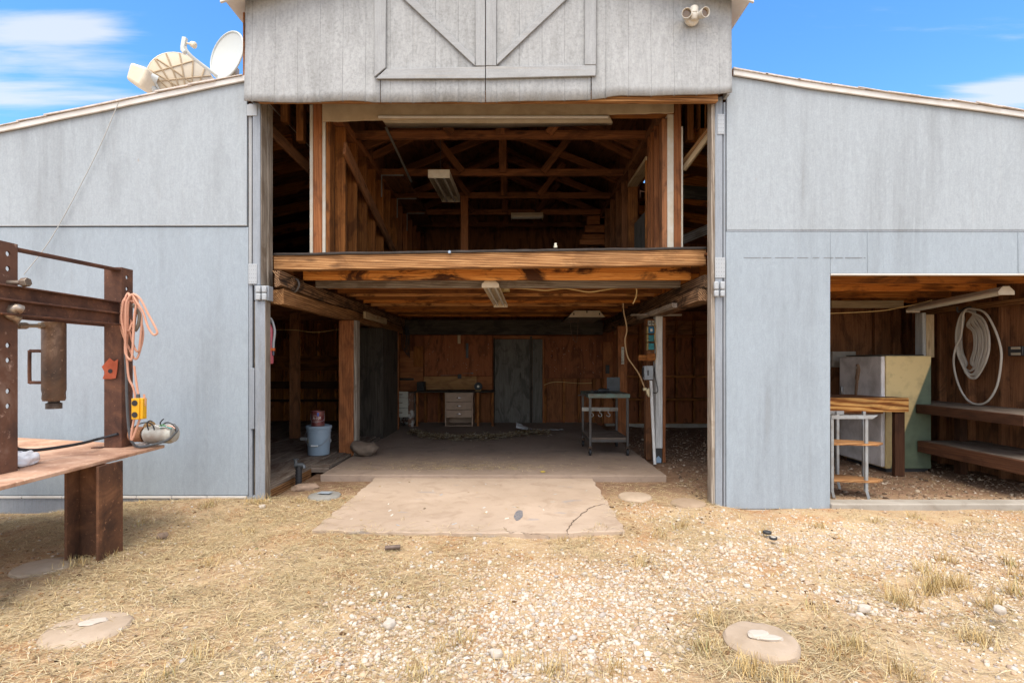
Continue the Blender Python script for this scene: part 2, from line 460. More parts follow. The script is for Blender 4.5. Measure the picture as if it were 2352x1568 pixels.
plate('stile', [(1092, T), (1114.3, T), (1114.3, 152.5), (1092, 152.5)], TRIMZ, hay)
plate('stile', [(1116.0, T), (1140, T), (1140, 152), (1116.0, 152)], TRIMZ, hay2)
plate('rail', [(1116, 153.5), (1368, 151), (1368, 175), (1116, 181)], TRIMX, hay2)
plate('stile', [(1343, T), (1369, T), (1369, 150), (1343, 150)], TRIMZ, hay2)
plate('brace', [(929, 0), (889, -40), (889, -62), (1091, 134), (1091, 152)], TRIMX, hay, -.134)
plate('brace', [(1141, 150), (1141, 136), (1342, -64), (1342, -44), (1300, 0)], TRIMX, hay2, -.134)
# corner trims and the gable roof
MB().prism([gp(564, 222), gp(568, 222), gp(577, 10), gp(569, 10)], 'y', -.10, -.02).build('corner_trim', TRIMZ, barn, .004)
m = MB()
edge = [(1668+9, 0), (1668+10, 60), (1668+4, 100), (1668+10, 128), (1668+8, 190), (1668+11, 215)]
m.prism([gp(1672, 0)] + [gp(*p) for p in edge] + [gp(1672, 215)], 'y', -.112, -.02)
m.build('corner_trim', TRIMZ, barn, .003)
for sgn in (-1, 1):
    ex = RX + sgn*2.20; m = MB()
    m.prism([(RX, 4.953+.02), (ex, 4.25), (ex, 4.285), (RX, 4.99+.02)], 'y', -.24, 5.8)
    rf = m.build('roof', CREAMT, barn, .004)
    MB().prism([(RX, 5.012), (ex+sgn*.03, 4.277), (ex+sgn*.03, 4.297), (RX, 5.032)], 'y', -.27, 5.82).build('shingles', SHINGLE, rf, smooth=False)
    MB().prism([(RX, 4.90), (ex, 4.175), (ex, 4.248), (RX, 4.971)], 'y', -.262, -.24).build('fascia', CREAMT, rf, .003)
# upper side walls of the middle bay (between lean-to roof and eave)
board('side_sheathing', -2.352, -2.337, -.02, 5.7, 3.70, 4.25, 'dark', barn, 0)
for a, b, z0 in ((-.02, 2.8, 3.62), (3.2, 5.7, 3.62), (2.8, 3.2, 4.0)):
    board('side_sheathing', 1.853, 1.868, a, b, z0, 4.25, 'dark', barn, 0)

# ---- posts at the facade
def pbox(name, pxa, pxb, pya, pyb, y0, y1, mat, parent=barn, bevel=.005, label=None):
    return MB().box(XX(pxa, y0), XX(pxb, y0), y0, y1, ZZ(pyb, y0), ZZ(pya, y0)).build(name, mat, parent, bevel, label=label)
pl = pbox('post', 570.5, 578.5, 238, 655, .0, .10, TRIMZ)
pbox('post', 580, 597.5, 236, 655, -.012, .10, POSTP)
jl = board('jamb', -2.213, -2.200, .002, .105, ZZ(655), 3.52, 'greywood', barn)
board('jamb', -2.213, -2.188, .107, .195, ZZ(668), 3.52, 'greywood', barn)
pbox('nail_plate', 570, 590, 606, 652, -.018, -.0125, GALV)
pbox('nail_plate', 566.5, 590, 240, 266, -.018, -.0125, GALV)
for (a, b) in ((586, 597.5), (600, 611)):
    for (c, d) in ((656, 671.5), (673, 689)): pbox('bracket_block', a, b, c, d, -.05, -.022, GALV, bevel=.008)
pbox('bracket_block', 584, 617, 656, 690, -.021, .07, POSTP)
pbox('post', 585.5, 609, 690.5, 1162, -.02, .03, POSTP)
board('post', XX(609.3), XX(609.3)+.012, -.018, .075, -.06, ZZ(691), 'greywood', barn)
board('post', -2.28, -2.17, .031, .075, -.06, ZZ(691), 'greywood', barn)
pbox('door_stop', 571, 579.5, 653, 1150, .002, .03, POSTP, bevel=.003)
pbox('door_stop', 574, 584, 845, 985, -.012, .0015, POSTP, bevel=.003)
# right
pbox('post', 1643, 1660, 222, 1166, -.010, .10, POSTP)
pbox('post', 1661.5, 1667, 235, 1166, .004, .10, POSTP)
board('jamb', XX(1634), XX(1642.6), .0, .10, -.06, 3.56, 'greywood', barn)
for a, b, c, d in ((1648, 1664, 262, 308), (1642.5, 1666, 591, 638)): pbox('nail_plate', a, b, c, d, -.017, -.011, GALV, bevel=.002)
for a, b in ((1641, 1652), (1655.5, 1666)):
    for c, d in ((646, 664.5), (666, 681)): pbox('bracket_block', a, b, c, d, -.045, -.018, GALV, bevel=.009)
m = MB()
for a, b, c, d in ((1648, 1664, 262, 308), (1642.5, 1666, 591, 638), (570, 590, 606, 652)):
    for i in range(4):
        for j in range(5):
            p = W(a + (b-a)*(i+.5)/4, c + (d-c)*(j+.5)/5, -.018); m.cyl(p, p + Vector((0, .004, 0)), .0028, n=6)
m.build('nail_heads', plain('nail_dark', (.10,.10,.10), .6), barn)
# ---- loft: front beam, deck, joists, girders
fb = MB()
NX = 60
def fbz(x, top): 
    t = (x + 2.2) / 3.95
    return (2.213 - .030*(1-t) + .028*t if top else 2.068 - .016*(1-t) + .028*t) + .004*mnoise.noise((x*3, top, 2)) - (2.213-2.213)
for k in range(NX):
    xa, xb = -2.186 + (1.752+2.186)*k/NX, -2.186 + (1.752+2.186)*(k+1)/NX
    if k == 0: V0 = len(fb.v)
vs = []
for k in range(NX+1):
    x = -2.186 + (1.752+2.186)*k/NX
    for (y, tp) in ((.20, 0), (.20, 1), (.29, 1), (.29, 0)): vs.append((x, y + .002*mnoise.noise((x*4, y, tp)), fbz(x, tp)))
fs = [(k*4+a, k*4+(a+1) % 4, (k+1)*4+(a+1) % 4, (k+1)*4+a) for k in range(NX) for a in range(4)] + [(0,1,2,3), (NX*4+3, NX*4+2, NX*4+1, NX*4)]
beam = fb.add(vs, fs).build('front_beam', wood('weather', 'x'), barn, .006)
bolt = MB(); p = W(1033, 580, .2); bolt.cyl(p - Vector((0, .028, 0)), p + Vector((0, .01, 0)), .015, n=8); bolt.build('bolt', plain('bolt_steel', (.30,.36,.44), .4, .6), beam, .003)
# tar paper and deck edge
m = MB(); vs = []; n = 90
for k in range(n+1):
    x = -2.18 + 3.93*k/n; z = fbz(x, 1) + .004; e = .007*abs(mnoise.noise((x*5, 0, 0)))
    vs += [(x, .188 - .014*mnoise.noise((x*6, 1, 0)), z - .006), (x, .192, z + .012 + e), (x, 5.6, z + .022)]
m.add(vs, [(k*3+a, k*3+3+a, k*3+4+a, k*3+1+a) for k in range(n) for a in (0, 1)])
m.build('loft_floor', plain('tar_paper', (.055,.045,.04), .9, mottle=.5), barn, solid=.006)
board('loft_deck', -5.6, 1.72, .30, 5.6, 2.175, 2.198, wood('fir', 'x'), barn, 0)
board('loft_deck', 1.73, 5.3, .03, 5.6, 2.176, 2.197, wood('fir', 'x'), barn, 0)
jy = [.46, .78, 1.12, 1.46, 1.80, 2.16, 2.52, 2.9, 3.3, 3.75, 4.2, 4.7]
for k, y in enumerate(jy):
    zb_ = 2.00 + .01*random.random()
    fam = ('burnt', 'greywood', 'firbright', 'fir', 'firpale', 'fir', 'firbright', 'firpale', 'fir', 'firbright', 'fir', 'firbright')[k]
    if k == 1: zb_ = 1.975
    board('joist', -2.02, 1.70, y, y + (.045 if k != 1 else .09), zb_, 2.174, fam, barn, .004)
for k, y in enumerate((.55, 1.15, 1.75, 2.3)):
    board('joist', 1.82, 5.25, y, y+.045, 1.985, 2.175, 'firbright', barn, .004)
board('joist', 1.82, 5.25, .09, .135, 1.987, 2.175, 'firbright', barn, .004)
for y in (.5, 1.3, 2.1, 2.9, 3.7, 4.5): board('joist', -5.6, -2.14, y, y+.045, 1.93, 2.174, 'dark', barn, .004)
# the rotten girders that carry the joists
def rough_beam(name, x0, x1, y0, y1, z0, z1, fam, amp=.012, n=46):
    m = MB(); vs = []; ring = 12
    for k in range(n+1):
        y = y0 + (y1-y0)*k/n
        a_ = amp * (1.7 if y < 1.2 else 1)
        per = [(x0, z0), ((x0*2+x1)/3, z0), ((x0+2*x1)/3, z0), (x1, z0), (x1, (2*z0+z1)/3), (x1, (z0+2*z1)/3), (x1, z1), ((x0+2*x1)/3, z1), ((x0*2+x1)/3, z1), (x0, z1), (x0, (z0+2*z1)/3), (x0, (2*z0+z1)/3)]
        for i, (x, z) in enumerate(per):
            vs.append((x + a_*mnoise.noise((x*9, y*1.2, z*14)), y, z + a_*mnoise.noise((x*12+5, y*1.3, z*9))))
    fs = [(k*ring+i, k*ring+(i+1) % ring, (k+1)*ring+(i+1) % ring, (k+1)*ring+i) for k in range(n) for i in range(ring)]
    fs += [tuple(range(ring)), tuple(range(n*ring+ring-1, n*ring-1, -1))]
    return m.add(vs, fs).build(name, wood(fam, 'y'), barn)
rough_beam('girder', -2.13, -2.035, .30, 5.45, 1.875, 1.995, 'rotten')
rough_beam('girder', -2.16, -2.05, .10, 5.45, 1.735, 1.862, 'weather', .008)
rough_beam('girder', -2.12, -2.06, .06, .60, 1.885, 2.03, 'rotten', .02, 14)
rough_beam('girder', 1.70, 1.80, .12, 5.45, 1.885, 1.995, 'rotten')
rough_beam('girder', 1.66, 1.80, .14, 5.45, 1.765, 1.875, 'rotten', .010)
rough_beam('girder', 1.60, 1.655, .75, 2.3, 1.765, 1.81, 'greywood', .004, 10)
board('girder', -2.03, 1.66, 5.30, 5.44, 1.72, 1.995, 'blackwood', barn, .006)
board('ledger', -1.93, -1.90, 2.2, 3.35, 1.775, 1.86, 'pine', barn, .003, label='short pale cleat nailed under the joists')
board('ledger', 1.40, 2.0, 1.70, 1.78, 1.765, 1.785, 'greywood', barn, .003)

# ---- inner posts
Yp = 2.03
board('inner_post', -2.19, -2.005, Yp, Yp+.05, .03, 1.735, 'red', barn, .005, label='reddish plywood-faced post')
board('inner_post', -2.004, -1.965, Yp+.002, Yp+.14, .03, 1.735, 'greywood', barn, .005)
wp = board('inner_post', XX(1506, 1.78), XX(1522, 1.78), 1.78, 1.90, .175, 1.765, WORNP, barn, .005, label='post with peeling white paint')
board('inner_post', XX(1522.4, 1.79), XX(1529, 1.79), 1.79, 1.90, .0, 1.75, 'red', barn, .004)
board('post_base', XX(1507, 1.79), XX(1521, 1.79), 1.79, 1.89, .0, .174, plain('post_base_dark', (.045,.043,.042), .7), wp, .004)
m = MB(); m.prism([(XX(1508, 1.775), .0), (XX(1519, 1.775), .0), (XX(1519, 1.775), .05), (XX(1513, 1.775), .085), (XX(1508, 1.775), .06)], 'y', 1.779, 1.786)
m.build('bracket', plain('blue_bracket', (.30,.42,.55), .5, .3), wp, .002)
board('inner_post', XX(1484, 1.96), XX(1498, 1.96), 1.96, 2.06, .0, 1.75, 'dark', barn, .006)
rp = board('inner_post', 1.55, 1.69, 3.30, 3.42, .03, 1.75, 'red', barn, .005)
MB().box(1.60, 1.64, 3.288, 3.2985, ZZ(836, 3.3), ZZ(797, 3.3)).build('paper_strip', plain('paper_strip_mat', (.55,.53,.44), .8, mottle=.9, scale=40, dark=(.12,.11,.10)), rp)
for x in (-3.3, -4.5): board('inner_post', x, x+.12, 3.2, 3.32, .0, 1.93, 'dark', barn, .005)

# ---- closet of dark panels behind the left post
cl = MB(); cl.box(-2.37, -1.985, 3.46, 3.48, .05, 1.73); cl.build('closet_wall', wood('blackwood', 'z'), barn, .003)
board('closet_wall', -2.004, -1.985, 3.482, 4.50, .05, 1.73, 'blackwood', barn, .003, axis='z')
board('closet_wall', -2.37, -2.35, 3.482, 5.5, .05, 1.73, 'blackwood', barn, .003, axis='z')
board('closet_wall', -2.012, -1.975, 4.502, 4.56, .05, 1.73, 'red', barn, .004)

# ---- back wall of the ground floor
YB = 5.6
board('back_sheathing', -6.5, -2.0, YB+.09, YB+.11, -.1, 2.6, wood('fir', 'z'), barn, 0)
board('back_sheathing', -1.999, 5.3, YB+.09, YB+.11, -.1, 2.6, wood('panelred', 'z'), barn, 0)
def bw(name, pxa, pxb, pya, pyb, y0, y1, fam, parent=barn, axis='z', bevel=.003, label=None):
    return board(name, XX(pxa, y0), XX(pxb, y0), y0, y1, ZZ(pyb, y0), ZZ(pya, y0), fam, parent, bevel, label, axis)
bw('wall_board', 975, 1131, 768, 863, YB+.02, YB+.035, 'panelred')
bw('wall_board', 973, 1095, 864, 900, YB+.012, YB+.03, 'osb', axis='x', label='orange strand-board strip above the bench')
bw('wall_board', 1096, 1131, 864, 900, YB+.012, YB+.03, 'red', axis='x')
bw('wall_board', 1251, 1384, 772, 868, YB+.02, YB+.035, 'panelred')
bw('wall_board', 1385, 1408, 785, 972, YB+.0, YB+.04, 'red')
bw('wall_board', 918, 972, 806, 898, YB+.04, YB+.06, 'red', axis='x')
bw('wall_board', 950, 972, 795, 842, YB+.02, YB+.038, 'fir')
bw('wall_board', 918, 950, 868, 873, YB-.02, YB+.03, 'blackwood', axis='x')
bw('header_trim', 1135, 1255, 770, 777, YB-.0, YB+.035, 'red', axis='x')
for px in (952, 974, 1006, 1018, 1090, 1098, 1128): bw('wall_stud', px, px+6, 901, 972, YB+.0, YB+.085, 'fir')
bw('wall_board', 1099, 1127, 903, 970, YB+.05, YB+.07, 'red')
for px in (1250, 1293, 1327, 1362, 1382): bw('wall_stud', px, px+5, 869, 972, YB+.0, YB+.085, 'fir')
bw('wall_board', 1256, 1382, 869, 972, YB+.06, YB+.075, 'red')
door = bw('back_door', 1137, 1217, 779, 973, YB-.02, YB+.01, 'doorgrey', label='grey plywood door')
bw('door_leaf_strip', 1223, 1246, 779, 973, YB-.02, YB+.01, 'doorgrey', parent=door)
bw('door_post', 1217.5, 1222, 772, 973, YB-.03, YB+.01, 'blackwood', parent=door)
bw('door_post', 1133.5, 1136.5, 776, 973, YB-.025, YB+.02, 'blackwood', parent=door)
bw('door_post', 1246.6, 1249.6, 776, 973, YB-.025, YB+.02, 'red', parent=door)
m = MB(); random.seed(5)
for k in range(60):
    px = random.choice((random.uniform(978, 1128), random.uniform(1255, 1380))); py = random.uniform(775, 858)
    p = W(px, py, YB+.0195); m.cyl(p, p - Vector((0, .006, 0)), .004, n=6)
m.build('nail_heads', plain('nail_bright', (.6,.55,.45), .4, .5), barn)
# shelves and studs at the right end of the back wall
for px in (1425, 1468, 1508, 1552, 1592, 1634, 1676): bw('wall_stud', px, px+5.5, 735, 975, YB+.0, YB+.085, 'fir')
for (py, h, dpt) in ((771, 4, .06), (862, 5, .16), (914, 6, .16), (970, 5, .03)):
    bw('wall_shelf', 1410, 1720, py, py+h, YB-dpt, YB-.002, 'fir', axis='x')
board('footing', 1.75, 5.2, YB-.06, YB+.08, -.1, .035, CURB, barn, .01)
bw('wall_board', 1410, 1720, 736, 768, YB+.04, YB+.06, 'dark', axis='x')
# left lower room
for k in range(14):
    x = -2.45 - k*.33; board('wall_stud', x, x+.04, YB+.0, YB+.085, .02, 1.95, 'firbright', barn, .003)
for z, h in ((1.05, .28), (.70, .14), (.45, .05)): board('wall_rail', -6, -2.4, YB-.02, YB-.001, z, z+h, 'fir' if h > .2 else 'darkred', barn, .003)
board('side_sheathing', -6.55, -6.5, .05, 5.7, -.2, 3.2, 'dark', barn, 0)
# wooden floor of the left room
m = MB(); y = .02
xs_ = -2.225
for k in range(20):
    x1 = xs_ - k*.185
    m.box(x1-.18, x1, .03 + .02*random.random(), 5.55, .045, .085 + .006*random.random())
m.build('plank_floor', wood('deck', 'y'), barn, .003)
board('floor_rim', -2.262, -2.226, .05, 1.22, -.06, .044, 'weather', barn, .004)
board('floor_rim', -2.40, -2.03, 1.22, 1.31, .0, .078, 'deck', barn, .004)
board('floor_rim', -2.22, -2.09, 1.32, 2.02, .02, .083, 'deck', barn, .004)
board('floor_rim', -2.088, -2.03, 1.32, 5.5, .02, .072, 'deck', barn, .004)
board('plank_floor', -2.222, -2.09, 2.10, 5.5, .02, .084, 'deck', barn, .004)

# ---- loft front wall ends, walls, trusses
YL = .36
ZL = 2.215
def lb(name, pxa, pxb, pya, y0, y1, mat, **k):
    return board(name, XX(pxa, y0), XX(pxb, y0), y0, y1, ZL, ZZ(pya, y0), mat, barn, axis='z', **k)
lb('end_stud', 719, 739, 238, YL, YL+.12, 'red')
lb('wallboard', 711, 718.6, 240, YL+.004, YL+.5, WHITEB)
lb('wallboard', 739.4, 748, 262, YL+.01, YL+.12, WHITEB, bevel=.006)
lb('end_stud', 748.4, 758, 275, YL+.004, YL+.13, 'fir')
lb('end_stud', 1548.5, 1565, 230, YL, YL+.12, 'red')
lb('wallboard', 1565.4, 1569, 290, YL-.01, YL+.3, WHITEB)
lb('wallboard', 1533, 1548, 262, YL+.01, YL+.08, WHITEB, bevel=.006)
lb('end_stud', 1521, 1532.6, 272, YL+.02, YL+.12, 'dark')
m = MB(); random.seed(12); vs = []; n = 50  # torn edge of header board
xa, xb = XX(740, YL-.03), XX(1548, YL-.03)
poly = [(xa, ZZ(236, YL-.03)), (xb, ZZ(231, YL-.03))] + [(xb + (xa-xb)*k/n, ZZ(259 + 20*k/n + 2.5*mnoise.noise((k*.6, 2, 3)), YL-.03)) for k in range(n+1)]
m.prism(poly, 'y', YL-.03, YL-.012); m.build('loft_header', TANBOARD, barn, .003)
board('loft_header', XX(739, YL), XX(1548, YL), YL-.010, YL+.10, ZZ(262, YL), ZZ(225, YL), 'fir', barn, .004)
board('loft_header', -2.2, 1.75, -.085, -.03, ZZ(237, -.05), ZZ(212, -.05), 'weather', barn, .004)
# loft side walls
XLW, XRW = -1.655, 1.375
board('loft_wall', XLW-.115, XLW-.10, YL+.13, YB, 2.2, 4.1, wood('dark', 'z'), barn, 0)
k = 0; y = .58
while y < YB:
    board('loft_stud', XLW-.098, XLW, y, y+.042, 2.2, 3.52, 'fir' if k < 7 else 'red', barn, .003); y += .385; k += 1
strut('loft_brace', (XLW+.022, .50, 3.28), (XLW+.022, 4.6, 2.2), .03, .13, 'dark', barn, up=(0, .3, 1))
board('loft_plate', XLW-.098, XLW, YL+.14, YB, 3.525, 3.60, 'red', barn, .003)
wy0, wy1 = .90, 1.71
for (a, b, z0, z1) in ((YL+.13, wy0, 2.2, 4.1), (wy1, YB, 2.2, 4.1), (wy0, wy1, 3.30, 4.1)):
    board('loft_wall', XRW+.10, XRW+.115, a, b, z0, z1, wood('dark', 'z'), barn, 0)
for k, y in enumerate((.56, .70, .81, 1.74, 2.15, 2.55, 2.95, 3.4, 3.9, 4.4, 4.9)):
    board('loft_stud', XRW, XRW+.098, y, y+.042, 2.2, 3.52, 'red' if k < 3 else 'dark', barn, .003)
win = board('window_frame', XRW-.012, XRW+.12, wy1, wy1+.028, 2.25, 3.30, 'fir', barn, .003)
board('window_frame', XRW-.012, XRW+.12, wy0-.03, wy0, 2.25, 3.30, 'fir', barn, .003)
board('window_frame', XRW-.012, XRW+.12, wy0-.03, wy1+.028, 3.302, 3.34, 'pine', barn, .003)
board('window_frame', XRW+.06, XRW+.085, wy0+.001, wy1-.001, 2.25, 2.86, 'doorgrey', barn, .003, axis='z')
board('loft_plate', XRW, XRW+.098, YL+.14, YB, 3.525, 3.60, 'dark', barn, .003)
board('loft_wall', XLW, XRW, YB-.25, YB-.23, 2.2, 5.0, wood('dark', 'z'), barn, 0)
for x in (-1.1, -.5, .1, .7): board('loft_stud', x, x+.04, YB-.32, YB-.252, 2.2, 3.5, 'dark', barn, .003)
board('loft_post', XX(1058, 2.9), XX(1075, 2.9), 2.9, 3.0, 2.2, 3.56, 'red', barn, .004)
xm = (XLW + XRW)/2
for k, y in enumerate((.93, 2.05, 2.98, 3.83, 4.6)):
    zc = 3.55; f = 'truss'
    board('truss_chord', XLW-.09, XRW+.09, y, y+.04, zc, zc+.085, f, barn, .003)
    hz = zc + .13; rz = 4.55 - .28
    for sg, xe in ((-1, XLW-.35), (1, XRW+.35)):
        strut('rafter', (xe, y-.022, hz-.02), (xm, y-.022, rz + .30), .038, .09, f, barn)
        strut('truss_web', (xm + sg*.50, y-.045, zc+.03), (xm + sg*.85, y-.045, zc+.48), .03, .085, f, barn, up=(1, 0, 0)) if sg < 0 else \
        strut('truss_web', (xm + sg*.50, y-.045, zc+.03), (xm + sg*.85, y-.045, zc+.48), .03, .085, f, barn, up=(1, 0, 0))
    board('truss_web', xm-.045, xm+.045, y-.066, y-.046, zc+.02, rz+.2, f, barn, .003, axis='z')
# rafters of gable between trusses, plainly visible below the chords because the roof falls to the eaves
for k, y in enumerate((1.45, 2.5, 3.4, 4.2)):
    for sg, xe in ((-1, XLW-.5), (1, XRW+.5)):
        strut('rafter', (xe, y, 3.50), (xm, y, 4.30), .038, .095, 'truss', barn)
for sg in (-1, 1):
    MB().prism([(xm, 4.66), (xm + sg*2.1, 3.93), (xm + sg*2.1, 3.95), (xm, 4.68)], 'y', YL+.1, YB).build('roof_boards', wood('dark', 'y'), barn, smooth=False)
# hanging rod, shelf brackets with shelves on the loft's side wall
strut('hanging_rod', W(886, 292, .75), W(945, 418, 1.6), .022, .022, plain('rod_grey', (.16,.15,.14), .6, .4), barn)
for (pa, y0) in ((862, 2.0), (893, 2.9), (908, 3.6)):
    z = ZZ(412, 2.0) + .10 - .02*y0
    board('loft_shelf', XLW+.003, XLW+.30, y0, y0+.75, z, z+.02, 'dark', barn, .003, axis='y')
    m = MB(); m.tube([(XLW+.01, y0-.005, z-.28), (XLW+.01, y0-.005, z-.012), (XLW+.28, y0-.005, z-.012)], .010, 6, smooth=0)
    m.build('shelf_bracket', plain('bracket_grey', (.30,.30,.30), .5, .4), barn)
# lean-to attic rafters, cripple studs under the gable roof
for k, y in enumerate((.45, 1.05, 1.65, 2.3, 3.0, 3.8, 4.6)):
    strut('rafter', (-2.36, y, roofL(-2.36)-.075), (-6.4, y, roofL(-6.4)-.075), .04, .14, 'firbright', barn)
    strut('rafter', (1.88, y, roofR(1.88)-.075), (6.3, y, roofR(6.3)-.075), .04, .14, 'firbright', barn)
for px, pyb in ((654, 282), (690, 325)):
    p = W(px, pyb, .5); board('cripple_stud', p.x-.035, p.x+.035, .48, .56, p.z, 4.2, 'fir', barn, .004)
strut('wall_brace', W(622, 300, .42), W(715, 392, .9), .03, .10, 'dark', barn)
board('attic_wall', -6.5, -2.35, YB, YB+.02, 2.2, 3.7, wood('dark', 'z'), barn, 0)
board('attic_wall', 1.87, 6.3, YB, YB+.02, 2.2, 3.7, wood('dark', 'z'), barn, 0)
board('attic_wall', -2.6, 1.9, YB+.12, YB+.14, 2.1, 4.6, wood('dark', 'z'), barn, 0)
# right void: pale wall boards and braces
strut('wall_brace', W(1570, 390, .45), W(1633, 305, .25), .03, .05, 'pine', barn)
strut('wall_brace', W(1570, 375, .5), W(1633, 292, .30), .03, .05, 'weather', barn)
for px, pyb in ((1583, 325), (1609, 300), (1612, 318)):
    p = W(px, pyb, .5); board('cripple_stud', p.x-.03, p.x+.03, .46, .54, p.z, 4.2, 'fir', barn, .004)
strut('attic_board', W(1566, 552, 1.3), W(1640, 520, 1.3), .03, .10, 'greywood', barn)
strut('attic_board', W(1560, 440, 1.9), W(1645, 447, 1.9), .03, .16, 'doorgrey', barn)
# ---- right room: wall, boards
XRR = 5.25
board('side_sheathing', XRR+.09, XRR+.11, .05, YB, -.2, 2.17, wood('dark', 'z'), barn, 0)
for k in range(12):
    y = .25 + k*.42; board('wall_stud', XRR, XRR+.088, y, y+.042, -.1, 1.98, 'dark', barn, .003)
board('wall_rail', XRR-.022, XRR-.001, .3, 2.2, 1.81, 1.875, 'weather', barn, .003)
board('hung_board', XX(1910, 2.1), XX(2076, 2.1), 2.1, 2.13, ZZ(707, 2.1), ZZ(690, 2.1), 'pine', barn, .003)
board('wall_post', XX(2119, 1.78), XX(2127, 1.78), 1.78, 1.9, 1.27, ZZ(718, 1.78), WORNP, barn, .003)
board('wall_post', XX(2127.5, 1.8), XX(2146, 1.8), 1.8, 1.84, 1.27, ZZ(722, 1.8), 'pine', barn, .003)
for px in (2010, 2052, 2085): 
    board('wall_stud', XX(px, 2.5), XX(px+16, 2.5), 2.5, 2.56, -.05, 1.98, 'dark', barn, .003)
board('partition_board', 4.15, XRR-.01, 2.57, 2.585, -.05, 2.17, wood('dark', 'z'), barn, 0)
# ================================================================== THINGS
random.seed(21)
STEEL = rust('rusty_steel', (.055,.026,.018), (.115,.052,.032), (.20,.088,.045))
STEELP = rust('rusty_plate', (.27,.135,.08), (.48,.28,.18), (.60,.40,.29), 4)
STEELL = rust('rusty_leg', (.035,.019,.013), (.125,.055,.028), (.25,.115,.055), 4)
BLACKR = plain('black_rubber', (.022,.022,.024), .55, mottle=.2)
GREYC = plain('grey_cable', (.085,.09,.095), .6, mottle=.2)
DARKM = plain('dark_metal', (.06,.06,.062), .5, .5)
WHITEP = plain('white_enamel', (.62,.61,.58), .45, mottle=.45, scale=7, dark=(.34,.27,.20))
CREAMD = plain('cream_dish', (.63,.55,.42), .55, mottle=.3, scale=6, dark=(.48,.38,.26))
WHITED = plain('white_dish', (.50,.52,.50), .5, mottle=.2, scale=9, dark=(.5,.5,.46))
YWIRE = plain('yellow_wire', (.60,.40,.16), .6, mottle=.2)

# ---- satellite dishes
def dish(c, nrm, rx, depth, mat, name, parent, ribs=None, ribmat=None, up=(0, 0, 1), ry=None):
    c = Vector(c); n = Vector(nrm).normalized(); u = Vector(up).cross(n).normalized(); v = n.cross(u); ry = ry or rx
    m = MB(); N, K = 40, 9; vs = []
    for layer in (0, 1):
        for k in range(K+1):
            t = k/K
            for a in range(N):
                th = 2*math.pi*a/N
                vs.append(c + u*rx*t*math.cos(th) + v*ry*t*math.sin(th) + n*(depth*(t*t-1) - layer*.008))
    fs = []; o = (K+1)*N
    for k in range(K):
        for a in range(N):
            b = (a+1) % N
            fs.append((k*N+a, k*N+b, (k+1)*N+b, (k+1)*N+a)); fs.append((o+k*N+b, o+k*N+a, o+(k+1)*N+a, o+(k+1)*N+b))
    for a in range(N):
        b = (a+1) % N; fs.append((K*N+a, K*N+b, o+K*N+b, o+K*N+a))
    m.add(vs, fs)
    rimp = [c + u*rx*math.cos(2*math.pi*a/N) + v*ry*math.sin(2*math.pi*a/N) for a in range(N)]
    m.tube(rimp, .009, 6, closed=True, smooth=0)
    d = m.build(name, mat, parent)
    if ribs:
        r = MB()
        for (p, q) in ribs:
            pts = []
            for k in range(9):
                a = p[0] + (q[0]-p[0])*k/8; b = p[1] + (q[1]-p[1])*k/8; t2 = a*a+b*b
                if t2 > 1: continue
                pts.append(c + u*rx*a + v*ry*b + n*(depth*(t2-1) - .012))
            if len(pts) > 1: r.tube(pts, .008, 5, smooth=0)
        r.build('rib', ribmat or mat, d)
    return c, n, u, v
vd = W(521, 127, .65); t = thing('satellite_dish', 'white oval satellite dish with a feed arm, on the roof beside the gable', 'satellite dish', (vd.x+.05, .65, roofL(vd.x)+.07))
cam_dir = (Vector((0, -CAMD, CZ)) - vd).normalized()
ul = Vector((-.83, .0, .56)); ul = (ul - cam_dir*ul.dot(cam_dir)).normalized()
dish(vd, cam_dir*.47 + ul*.88, .240, .035, WHITED, 'reflector', t)
m = MB(); a, b, c_ = W(500, 176, .62), W(447, 136, .50), W(429, 118, .46)
m.tube([a, b, c_, W(425, 108, .45)], .017, 8, smooth=3); m.build('feed_arm', WHITED, t)
m = MB(); m.tube([W(426, 122, .45), W(421, 116, .45), W(421, 110, .45), W(425, 87, .45)], .028, 4, smooth=0)
m.build('feed_housing', WHITED, t, .006)
m = MB(); m.tube([W(428, 99, .45), W(437, 102, .46)], .009, 8, smooth=0); m.rev([(.012, 0), (.026, .25), (.032, .8), (.024, 1)], W(436, 100, .46), W(450, 106, .47), 16); m.build('feed_horn', CREAMD, t)
m = MB(); m.prism([(W(512, 185, .66).x, roofL(-2.84)+.05), (W(541, 182, .66).x, roofL(-2.7)+.06), (W(541, 150, .66).x, W(541, 150, .66).z), (W(522, 160, .66).x, W(520, 160, .66).z)], 'y', .66, .74); m.build('mount', CREAMD, t, .006)
vc = W(420, 203, 1.0); t = thing('satellite_dish', 'cream ribbed satellite dish seen from behind with a boxy feed to its left', 'satellite dish', (vc.x, 1.0, roofL(vc.x)+.07))
random.seed(4)
ribs = [((math.cos(R(a)), math.sin(R(a))), (.25*math.cos(R(a+25)), -.35)) for a in range(15, 200, 22)] + [((-.75, .62), (.9, -.1)), ((-.95, .2), (.7, -.3)), ((-.3, .95), (.98, .1)), ((.75, .62), (-.9, -.1)), ((.95, .25), (-.6, -.3))]
dish(vc, (-.55, .62, .30), .325, .10, CREAMD, 'reflector', t, ribs, plain('rib_tan', (.40,.30,.19), .6))
m = MB(); q = [W(300, 193, .95), W(310, 152, .95), W(346, 168, .95), W(336, 188, .95), W(352, 196, .95), W(342, 213, .95)]
m.prism([(p.x, p.z) for p in (W(300, 190, .70), W(311, 151, .70), W(350, 164, .70), W(346, 188, .70), W(334, 210, .70))], 'y', .62, .80); m.build('feed_box', CREAMD, t, .03, 3)
